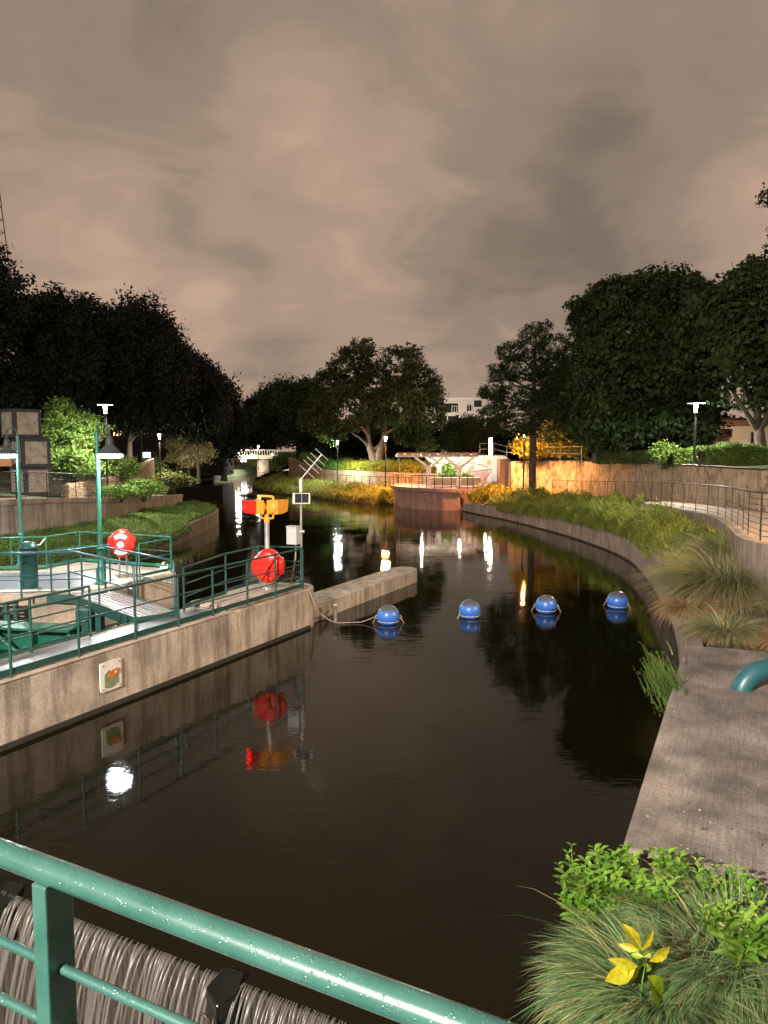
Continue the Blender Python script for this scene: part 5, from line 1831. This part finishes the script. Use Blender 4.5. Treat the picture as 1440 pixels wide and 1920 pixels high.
# hedges
def hedge(label, u0, u1, v0, v1, D, seed, mat='lf_hedge', n=12000, depth=1.2, leaf=.10, name='hedge'):
    rng = np.random.default_rng(seed)
    a, b = far(u0, v1, D), far(u1, v1, D)
    H = (v1 - v0) * D / F_PX
    root = thing(name, label, 'hedge', (a + b) / 2)
    X = rng.uniform(a.x, b.x, n); Y = D + rng.uniform(0, depth, n)
    face = rng.random(n)
    top_ = H * (1 + .10 * np.sin(X * 2.1) + .05 * np.sin(X * 5.3 + 1))
    Z = np.where(face < .5, rng.uniform(0, 1, n) * top_, top_ * rng.uniform(.9, 1.05, n))
    Y = np.where(face < .5, D + rng.normal(size=n) * .06 + .08 * np.sin(X * 4), Y)
    P = np.stack([X, Y, a.z + Z], 1) + rng.normal(size=(n, 3)) * .03
    mesh_np('foliage', leaf_verts(rng, P, leaf, .55), 4, M[mat], root)
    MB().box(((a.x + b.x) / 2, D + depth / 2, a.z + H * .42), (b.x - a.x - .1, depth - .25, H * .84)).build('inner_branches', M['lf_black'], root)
    return root


hedge('clipped bright hedge right of the white lamp on the upper lawn', 1326, 1500, 838, 878, 33.5, 71, n=26000)
hedge('rounded clipped hedge just left of the white lamp', 1262, 1318, 843, 872, 36.5, 72, n=9000)
hedge('low dark hedge along the wall top in the shade', 1118, 1228, 846, 869, 42, 73, 'lf_mid', 12000)
bush('feathery bright green shrub at the hedge end', tuple(far(1246, 855, 37.5)), (.75, .6, .55), .16, 2200, 'lf_green', 74)

# ------------------------------------------------------------------ trees
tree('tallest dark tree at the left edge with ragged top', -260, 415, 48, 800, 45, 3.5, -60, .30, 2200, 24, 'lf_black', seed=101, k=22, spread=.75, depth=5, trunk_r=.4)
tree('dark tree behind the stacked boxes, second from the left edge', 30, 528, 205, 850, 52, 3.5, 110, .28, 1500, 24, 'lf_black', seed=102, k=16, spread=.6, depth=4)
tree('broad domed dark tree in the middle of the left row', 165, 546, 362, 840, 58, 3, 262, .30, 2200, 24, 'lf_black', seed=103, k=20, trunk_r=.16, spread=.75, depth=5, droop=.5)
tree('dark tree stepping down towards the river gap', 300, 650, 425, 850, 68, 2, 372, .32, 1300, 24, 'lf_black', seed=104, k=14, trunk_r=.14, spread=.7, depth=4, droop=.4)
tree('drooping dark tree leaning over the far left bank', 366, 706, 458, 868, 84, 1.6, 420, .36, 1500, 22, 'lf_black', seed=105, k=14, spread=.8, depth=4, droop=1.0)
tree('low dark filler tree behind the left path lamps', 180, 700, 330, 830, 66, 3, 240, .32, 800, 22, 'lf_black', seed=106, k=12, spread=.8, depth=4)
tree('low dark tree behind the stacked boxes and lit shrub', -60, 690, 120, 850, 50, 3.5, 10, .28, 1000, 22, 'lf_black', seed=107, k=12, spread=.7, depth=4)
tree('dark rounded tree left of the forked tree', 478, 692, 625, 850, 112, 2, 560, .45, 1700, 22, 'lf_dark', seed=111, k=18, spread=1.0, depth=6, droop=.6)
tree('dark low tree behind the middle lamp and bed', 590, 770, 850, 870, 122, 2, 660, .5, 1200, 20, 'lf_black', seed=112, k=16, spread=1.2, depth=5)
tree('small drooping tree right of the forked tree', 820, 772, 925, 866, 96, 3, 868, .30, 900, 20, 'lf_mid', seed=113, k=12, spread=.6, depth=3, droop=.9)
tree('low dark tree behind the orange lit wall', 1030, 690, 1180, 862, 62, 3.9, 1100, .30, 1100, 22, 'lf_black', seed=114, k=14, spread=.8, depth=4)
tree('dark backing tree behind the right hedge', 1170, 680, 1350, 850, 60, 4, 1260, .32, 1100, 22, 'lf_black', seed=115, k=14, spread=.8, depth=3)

# the big forked tree
ft = thing('tree', 'big spreading forked tree with reddish lit trunk on the middle bank', 'tree', (far(702, 872, 82).x, 82, 2.9))
rng = np.random.default_rng(120)
fl = [(655, 700, 42, 46, 0), (672, 668, 26, 26, 0), (620, 730, 38, 36, 1), (600, 775, 34, 34, -1), (650, 765, 48, 40, -2), (700, 720, 38, 42, 2), (745, 690, 38, 38, 0), (770, 672, 24, 22, 0),
      (785, 725, 40, 42, 1), (800, 770, 36, 38, -1), (745, 755, 46, 38, -2), (815, 740, 20, 22, 0), (580, 790, 20, 22, 0), (715, 790, 38, 26, 1), (770, 812, 34, 24, 0), (622, 810, 30, 18, -1), (690, 650, 16, 14, 0), (800, 835, 22, 22, 0)]
lb = [(np.array(far(u, v, 82 + dd * 1.6)), np.array((w * 82 / F_PX, 2.2, h * 82 / F_PX))) for u, v, w, h, dd in fl]
P, Nn = crown_pts(rng, lb, 3300, 18, .27, 0, True)
mesh_np('crown', leaf_verts(rng, P, .27, .55, nrm=Nn), 4, M['lf_mid'], ft)
mb = MB()


def limb(pts, r0, r1, D=82):
    P_ = [far(u, v, D + dd) for u, v, dd in pts]
    n_ = len(P_)
    mb.tube(P_, [r0 + (r1 - r0) * i / (n_ - 1) for i in range(n_)], 9)


limb([(703, 876, 0), (702, 862, 0), (697, 848, 0), (692, 835, 0), (690, 815, 0)], .62, .28)
limb([(706, 876, 0), (709, 858, 0), (714, 842, 0), (721, 822, 0), (724, 800, 0)], .58, .28)
limb([(690, 818, 0), (688, 790, .5), (678, 760, 1), (668, 720, 1), (664, 680, 0)], .27, .06)
limb([(724, 802, 0), (726, 775, 0), (735, 745, 1), (742, 710, 1)], .26, .06)
limb([(690, 815, 0), (678, 800, -1), (660, 792, -1), (630, 786, -2), (598, 782, -2)], .2, .05)
limb([(692, 838, 0), (683, 828, -.5), (670, 818, -1), (650, 806, -1)], .2, .05)
limb([(718, 818, 0), (735, 806, -.5), (752, 799, -1), (778, 797, -1)], .2, .06)
limb([(724, 800, 0), (738, 786, 0), (765, 778, 1), (800, 765, 1)], .16, .04)
limb([(702, 842, 0), (716, 832, 0)], .16, .2)
limb([(681, 770, 0), (655, 740, 0), (635, 715, 0)], .14, .03)
limb([(688, 790, 0), (700, 755, 0), (708, 715, 0)], .14, .03)
limb([(737, 740, 0), (760, 715, 0), (775, 690, 0)], .12, .03)
mb.build('trunk', concrete('reddish_bark', (.24, .13, .085), (.10, .055, .04), .5, .4, .9, 2), ft)

tree('dark tree closing the gap beyond the footbridge', 425, 742, 560, 862, 200, 1, 500, .8, 1500, 20, 'lf_black', seed=121, k=12, spread=1.6, depth=6)
# feathery cypress with visible straight trunk
cy = thing('tree', 'feathery layered tree with a straight trunk by the warm lamp', 'tree', (far(998, 915, 53).x, 53, 1.5))
rng = np.random.default_rng(130)
fl = [(1000, 635, 26, 34, 0), (960, 660, 26, 22, 0), (1040, 650, 30, 28, 0), (985, 690, 46, 34, 0), (1045, 700, 48, 40, 0), (945, 705, 26, 18, 0), (925, 735, 26, 16, -1), (970, 745, 50, 30, 0), (1040, 760, 56, 40, 0),
      (930, 775, 30, 20, 0), (965, 795, 48, 26, 0), (1020, 810, 58, 24, 0), (1075, 790, 30, 40, 0), (915, 740, 16, 9, 0), (1020, 612, 14, 10, 0), (932, 690, 14, 10, 0)]
lb = [(np.array(far(u, v, 53 + rng.uniform(-1.5, 1.5))), np.array((w * 53 / F_PX, 1.4, h * 53 / F_PX * .8))) for u, v, w, h, dd in fl]
P, Nn = crown_pts(rng, lb, 3200, 18, .15, 0, True)
mesh_np('crown', leaf_verts(rng, P, .16, .4, nrm=Nn), 4, M['lf_dark'], cy)
mb = MB()
b0 = far(998, 918, 53)
mb.tube([(b0.x, 53, 1.3), (b0.x, 53, 1.8), (b0.x - .02, 53, 5), (b0.x, 53, 9), (b0.x + .1, 53, 13.2)], [.40, .27, .24, .15, .04], 12)
for i, (p_, r_) in enumerate(lb):
    zc = max(5.0, p_[2] - 1.0)
    mb.tube([(b0.x, 53, zc), tuple(p_)], [.09, .02], 6)
mb.build('trunk', M['bark'], cy)

tree('tall domed dark green tree with pale trunk above the orange wall', 1078, 522, 1325, 830, 42, 4.1, 1243, .28, 2100, 20, 'lf_dark', 'bark', seed=131, k=28, spread=.42, depth=4.5, trunk_r=.24, fork=.30, aspect=.6, nlimb=6,
     lobes=[(1118, 590, 38, 34, 0), (1150, 560, 44, 34, 0), (1205, 552, 50, 38, 1), (1265, 548, 48, 36, 0), (1310, 570, 44, 40, 1), (1100, 610, 24, 16, 0), (1125, 650, 50, 50, 0), (1190, 640, 80, 80, 1), (1270, 640, 70, 70, 0), (1130, 730, 52, 50, -1),
            (1200, 730, 70, 60, 0), (1275, 730, 60, 60, 1), (1110, 790, 34, 34, -1), (1160, 800, 48, 34, 0), (1225, 790, 44, 30, -1), (1290, 800, 40, 30, 0), (1240, 536, 22, 12, 0), (1180, 545, 20, 12, 0), (1090, 570, 16, 8, 0), (1300, 535, 20, 12, 0)])
tree('big dark green tree over the hedge at the right edge', 1255, 505, 1560, 810, 35, 4.1, 1424, .26, 2200, 20, 'lf_dark', 'bark', seed=132, k=30, spread=.38, depth=4.5, trunk_r=.27, fork=.35, aspect=.6)
tree('tree mostly beyond the right edge with one ragged sprig showing', 1385, 300, 1800, 640, 29, 4.2, 1600, .20, 2200, 24, 'lf_dark', 'bark', seed=133, k=26, spread=.30, depth=4, trunk_r=.25,
     lobes=[(1425, 510, 30, 20, 0), (1395, 520, 20, 12, 0), (1450, 370, 14, 10, 0), (1560, 430, 90, 90, 0), (1480, 540, 60, 50, 0), (1660, 500, 90, 90, 0), (1560, 560, 90, 60, 0)])
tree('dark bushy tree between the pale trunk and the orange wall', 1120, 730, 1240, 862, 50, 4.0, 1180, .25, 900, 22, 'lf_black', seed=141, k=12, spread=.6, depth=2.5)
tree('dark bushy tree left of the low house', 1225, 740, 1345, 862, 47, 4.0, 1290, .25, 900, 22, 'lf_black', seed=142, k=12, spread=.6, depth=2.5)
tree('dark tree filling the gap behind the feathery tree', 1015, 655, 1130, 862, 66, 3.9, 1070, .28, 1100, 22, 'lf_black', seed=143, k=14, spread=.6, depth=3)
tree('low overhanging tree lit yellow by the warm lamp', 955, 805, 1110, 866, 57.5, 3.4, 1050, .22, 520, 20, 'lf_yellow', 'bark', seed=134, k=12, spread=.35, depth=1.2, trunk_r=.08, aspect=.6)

# ------------------------------------------------------------------ buildings
def win(parent, c, w, h, mat='glass_dk', frame='white', y=None):
    f = MB()
    for dx, dz, sx, sz in ((0, h / 2, w + .1, .08), (0, -h / 2, w + .1, .08), (-w / 2, 0, .08, h), (w / 2, 0, .08, h), (0, 0, .06, h)):
        f.box((c[0] + dx, c[1] - .03, c[2] + dz), (sx, .10, sz))
    fo = f.build('window', M[frame], parent)
    MB().box((c[0], c[1], c[2]), (w - .02, .04, h - .02)).build('pane', M[mat], fo)


D = 150
x0, x1 = far(808, 800, D).x, far(912, 800, D).x
ztop = far(850, 748, D).z
apt = thing('apartment_building', 'white flat roofed apartment block with recessed balconies beyond the trees', 'building', ((x0 + x1) / 2, D, 1))
MB().box(((x0 + x1) / 2, D + 6, (ztop + 1) / 2), (x1 - x0, 11, ztop - 1)).build('wall', paint('white_render', (.62, .57, .53), .8, 0, .1), apt)
MB().box(((x0 + x1) / 2, D + 6, ztop + .1), (x1 - x0 + .5, 11.5, .35)).build('roof', M['white'], apt)
for (u, v, w, h) in ((828, 765, 24, 17), (849, 765, 19, 17), (826, 784, 24, 8), (850, 784, 20, 8), (880, 764, 11, 11), (896, 757, 14, 12), (904, 790, 12, 10)):
    c = far(u, v, D + .4)
    rec = MB().box((c.x, D + .47, c.z), (w * D / F_PX, .06, h * D / F_PX)).build('balcony_recess', M['glass_dk'], apt)
for (u, v) in ((829, 767), (852, 767), (880, 765)):
    win(apt, (far(u, v, D).x, D + .38, far(u, v, D).z), .95, 1.25, 'glass_dk')
D = 52
hse = thing('house', 'orange and white low house glimpsed under the right trees', 'building', (far(1400, 830, D).x, D, 3.5))
xa, xb, xm = far(1330, 800, D).x, far(1500, 800, D).x, far(1368, 800, D).x
zt2 = far(1380, 788, D).z; zm = far(1380, 799, D).z
MB().box(((xa + xb) / 2, D + 3, (3 + zm) / 2), (xb - xa, 6, zm - 3)).build('wall', M['white'], hse)
MB().box(((xa + xb) / 2, D + 3, (zm + zt2) / 2), (xb - xa + .1, 6.1, zt2 - zm)).build('upper_wall', M['salmon'], hse)
MB().box(((xa + xb) / 2, D + 3, zt2 + .08), (xb - xa + .6, 6.6, .16)).build('roof', M['bronze'], hse)
MB().box(((xa + xm) / 2, D - .05, (zm + 3.9) / 2 + .1), (xm - xa, .16, 1.4)).build('porch_wall', M['salmon'], hse)
mb = MB()
for i in range(9):
    q_ = far(1336 + i * 3.4, 823, D - .25); mb.tube([(q_.x, D - .25, q_.z - .25), (q_.x, D - .25, q_.z + .35)], .02, 4)
mb.build('porch_railing', M['black'], hse)
win(hse, (far(1361, 812, D).x, D - .22, far(1361, 812, D).z), .5, .5, 'glass_dk', 'bronze')
win(hse, (far(1413, 821, D).x, D - .08, far(1413, 821, D).z), .35, .7, 'glass_dk', 'bronze')
lamp_or_fill_light('POINT', (-1.5, -3, 2.6), 60, WARM, .15, parent=hse)
lamp_or_fill_light('POINT', (-6, -14, 6), 3500, (1, .85, .7), .5, parent=apt)  # fill light with no visible source, added to brighten the apartment front
# hazy lit block behind the left trees
D = 118
lb_ = thing('building', 'dark distant building with warm lit windows glimpsed through the left trees', 'building', (far(320, 820, D).x, D, 1))
MB().box((far(300, 800, D).x, D + 5, 6), (19, 9, 10.5)).build('wall', M['bark_dk'], lb_)
rr = random.Random(12)
for i in range(16):
    c = far(rr.uniform(200, 400), rr.choice((770, 785, 800, 812)), D)
    MB().box((c.x, D + .45, c.z), (1.2, .08, .8)).build('window', M['win_warm'], lb_)
D = 44
sh = thing('garden_shed', 'orange lit plank shed at the far left behind the boxes', 'shed', far(0, 870, D))
c = far(-10, 857, D)
MB().box((c.x, D + 1, c.z), (2.4, 1.6, 1.1)).build('wall', M['wood'], sh)
MB().box((c.x, D + 1, c.z + .62), (2.7, 2.0, .12)).build('roof', M['bronze'], sh)
lamp_or_fill_light('POINT', (0, -1.2, .6), 25, ORANGE, .1, parent=sh)
# glowing sign under left trees
D = 60
c = far(275, 853, D)
ls = thing('lit_sign', 'small bright white lit sign glowing under the left trees', 'sign', (c.x, D, 2.2))
MB().box((c.x, D, c.z), (.55, .10, .40)).build('face', glow('sign_glow', (.85, .95, 1), 7), ls, .03)
MB().box((c.x, D + .1, c.z), (.65, .10, .50)).build('cabinet', M['black'], ls)
MB().tube([(c.x, D + .1, 2.0), (c.x, D + .1, c.z - .2)], .05, 8).build('post', M['black'], ls)

# footbridge
D = 150
zb1 = far(480, 858, D).z
br = thing('footbridge', 'pale flat footbridge on a round pier far up the river', 'bridge', (far(480, 890, D).x, D, 0))
xa, xb = far(440, 858, D).x, far(520, 858, D).x
MB().box(((xa + xb) / 2, D + 1.5, zb1 + .1), (xb - xa, 3, .75)).build('deck', M['conc_top'], br)
MB().lathe((far(491, 880, D).x, D + 1.5, 0), [(1.2, -1), (1.2, zb1 - .3)], 18).build('pier', M['conc_top'], br)
mb = MB()
for i in range(18):
    x = xa + i * (xb - xa) / 17
    mb.tube([(x, D, zb1 + .45), (x, D, zb1 + 1.5)], .05, 5)
mb.tube([(xa, D, zb1 + 1.5), (xb, D, zb1 + 1.5)], .06, 5)
mb.build('railing', M['white'], br)
for (u, v, s_) in ((456, 853, 30), (464, 854, 24), (472, 853, 20), (454, 864, 34), (460, 864, 30), (446, 849, 16), (510, 852, 8)):
    c = far(u, v, D - 1)
    g_ = thing('bridge_light', 'bright white light on the far footbridge, one of a glaring row', 'street lamp', c, 'lights on the far footbridge')
    MB().lathe(c, [(0, .2), (.16, .14), (.22, 0), (.16, -.14), (0, -.2)], 10).build('globe', glow('bridge_globe', (1, .9, .74) if v < 860 else (.9, .93, 1), s_), g_)
lamp_or_fill_light('POINT', (-3, -3, 6), 1600, (1, .86, .66), .5, parent=br)
# bank beyond pier
for (u, v, D_, s, m_, lab) in ((505, 872, 165, 4.5, 'lf_green', 'lit green mound of shrubs behind the footbridge pier'), (533, 862, 118, 2.2, 'lf_green', 'green shrub hanging over the sloping end of the middle wall'), (530, 905, 97, .9, 'lf_green', 'small bright shrub at the start of the middle path')):
    bush(lab, tuple(far(u, v, D_)), (s, s * .7, s * .42), .35, 2500, m_, int(u))

# radio mast
D = 320
ms = thing('radio_mast', 'thin red lattice radio mast rising behind the left tree', 'mast', (far(-6, 845, D).x, D, 0))
mx_ = far(-9, 845, D).x
mb = MB()
zlo, zhi = 4, far(0, 40, D).z


def mw_(z): return (zhi - z) * .062 / .6 + .2


legs = [(-1, -1), (1, -1), (1, 1), (-1, 1)]
for sx, sy in legs:
    mb.tube([(mx_ + sx * mw_(zlo) * .6, D + sy * mw_(zlo) * .6, zlo), (mx_ + sx * mw_(zhi) * .6, D + sy * mw_(zhi) * .6, zhi)], .22, 5)
for i in range(34):
    za = zlo + (zhi - zlo) * i / 34; zb3 = zlo + (zhi - zlo) * (i + 1) / 34
    for k in range(4):
        a, b = legs[k], legs[(k + 1) % 4]
        A_ = (mx_ + a[0] * mw_(za) * .6, D + a[1] * mw_(za) * .6, za); B_ = (mx_ + b[0] * mw_(zb3) * .6, D + b[1] * mw_(zb3) * .6, zb3)
        C_ = (mx_ + b[0] * mw_(za) * .6, D + b[1] * mw_(za) * .6, za)
        mb.tube([A_, B_], .10, 4); mb.tube([A_, C_], .12, 4)
mb.build('lattice', paint('mast_red', (.35, .10, .06), .6, .2, .2), ms)
mb = MB(); mb.tube([(mx_, D, zhi - 1), (mx_, D, zhi + 16)], [.3, .08], 6); mb.build('antenna_spire', M['white'], ms)
c = far(22, 481, D)
MB().lathe((mx_ + mw_(c.z) * .6, D - mw_(c.z) * .6, c.z), [(0, .9), (.8, .5), (.9, -.5), (0, -.9)], 10).build('warning_light', glow('warning_glow', (1, .03, .02), 14), ms)

# ------------------------------------------------------------------ assumed lamp on the camera's bridge, out of view, added to light the foreground
bl = thing('assumed_bridge_lamp', 'assumed unseen tall lamp on the bridge behind the camera, added for foreground light', 'street lamp', (-10.0, -10.0, 3.0))
MB().tube([(-10, -10, 3), (-10, -10, 12)], .07, 10).build('post', M['green_lt'], bl)  # post and shade made up to carry the added light
MB().lathe((-10, -10, 12), [(0, .1), (.35, .0), (.40, -.12), (.3, -.12)], 20).build('shade', M['tower'], bl)
lamp_or_fill_light('AREA', (0, 0, 8.8), 9500, (1.0, .88, .76), .4, (math.radians(60), 0, math.radians(-24)), bl)  # light of the assumed lamp, added to brighten near wall, slab and handrail

# distant wood closing the view
rng = np.random.default_rng(200)
n = 60000
X = rng.uniform(-150, 170, n); X = X[(np.abs(X + 31) > 10)]
n = len(X)
H = 8.5 + 2.5 * np.sin(X * .11) + 1.5 * np.sin(X * .31 + 1) + rng.uniform(-1, 1, n)
Z = 1 + rng.uniform(0, 1, n) ** .8 * H
o = mesh_np('distant_wood', leaf_verts(rng, np.stack([X, 178 + rng.uniform(0, 6, n) + 3 * np.sin(X * .2), Z], 1), 1.5, .7), 4, M['lf_black'])
tag(o, 'dark distant line of trees closing off the river park', 'woodland', kind='stuff')
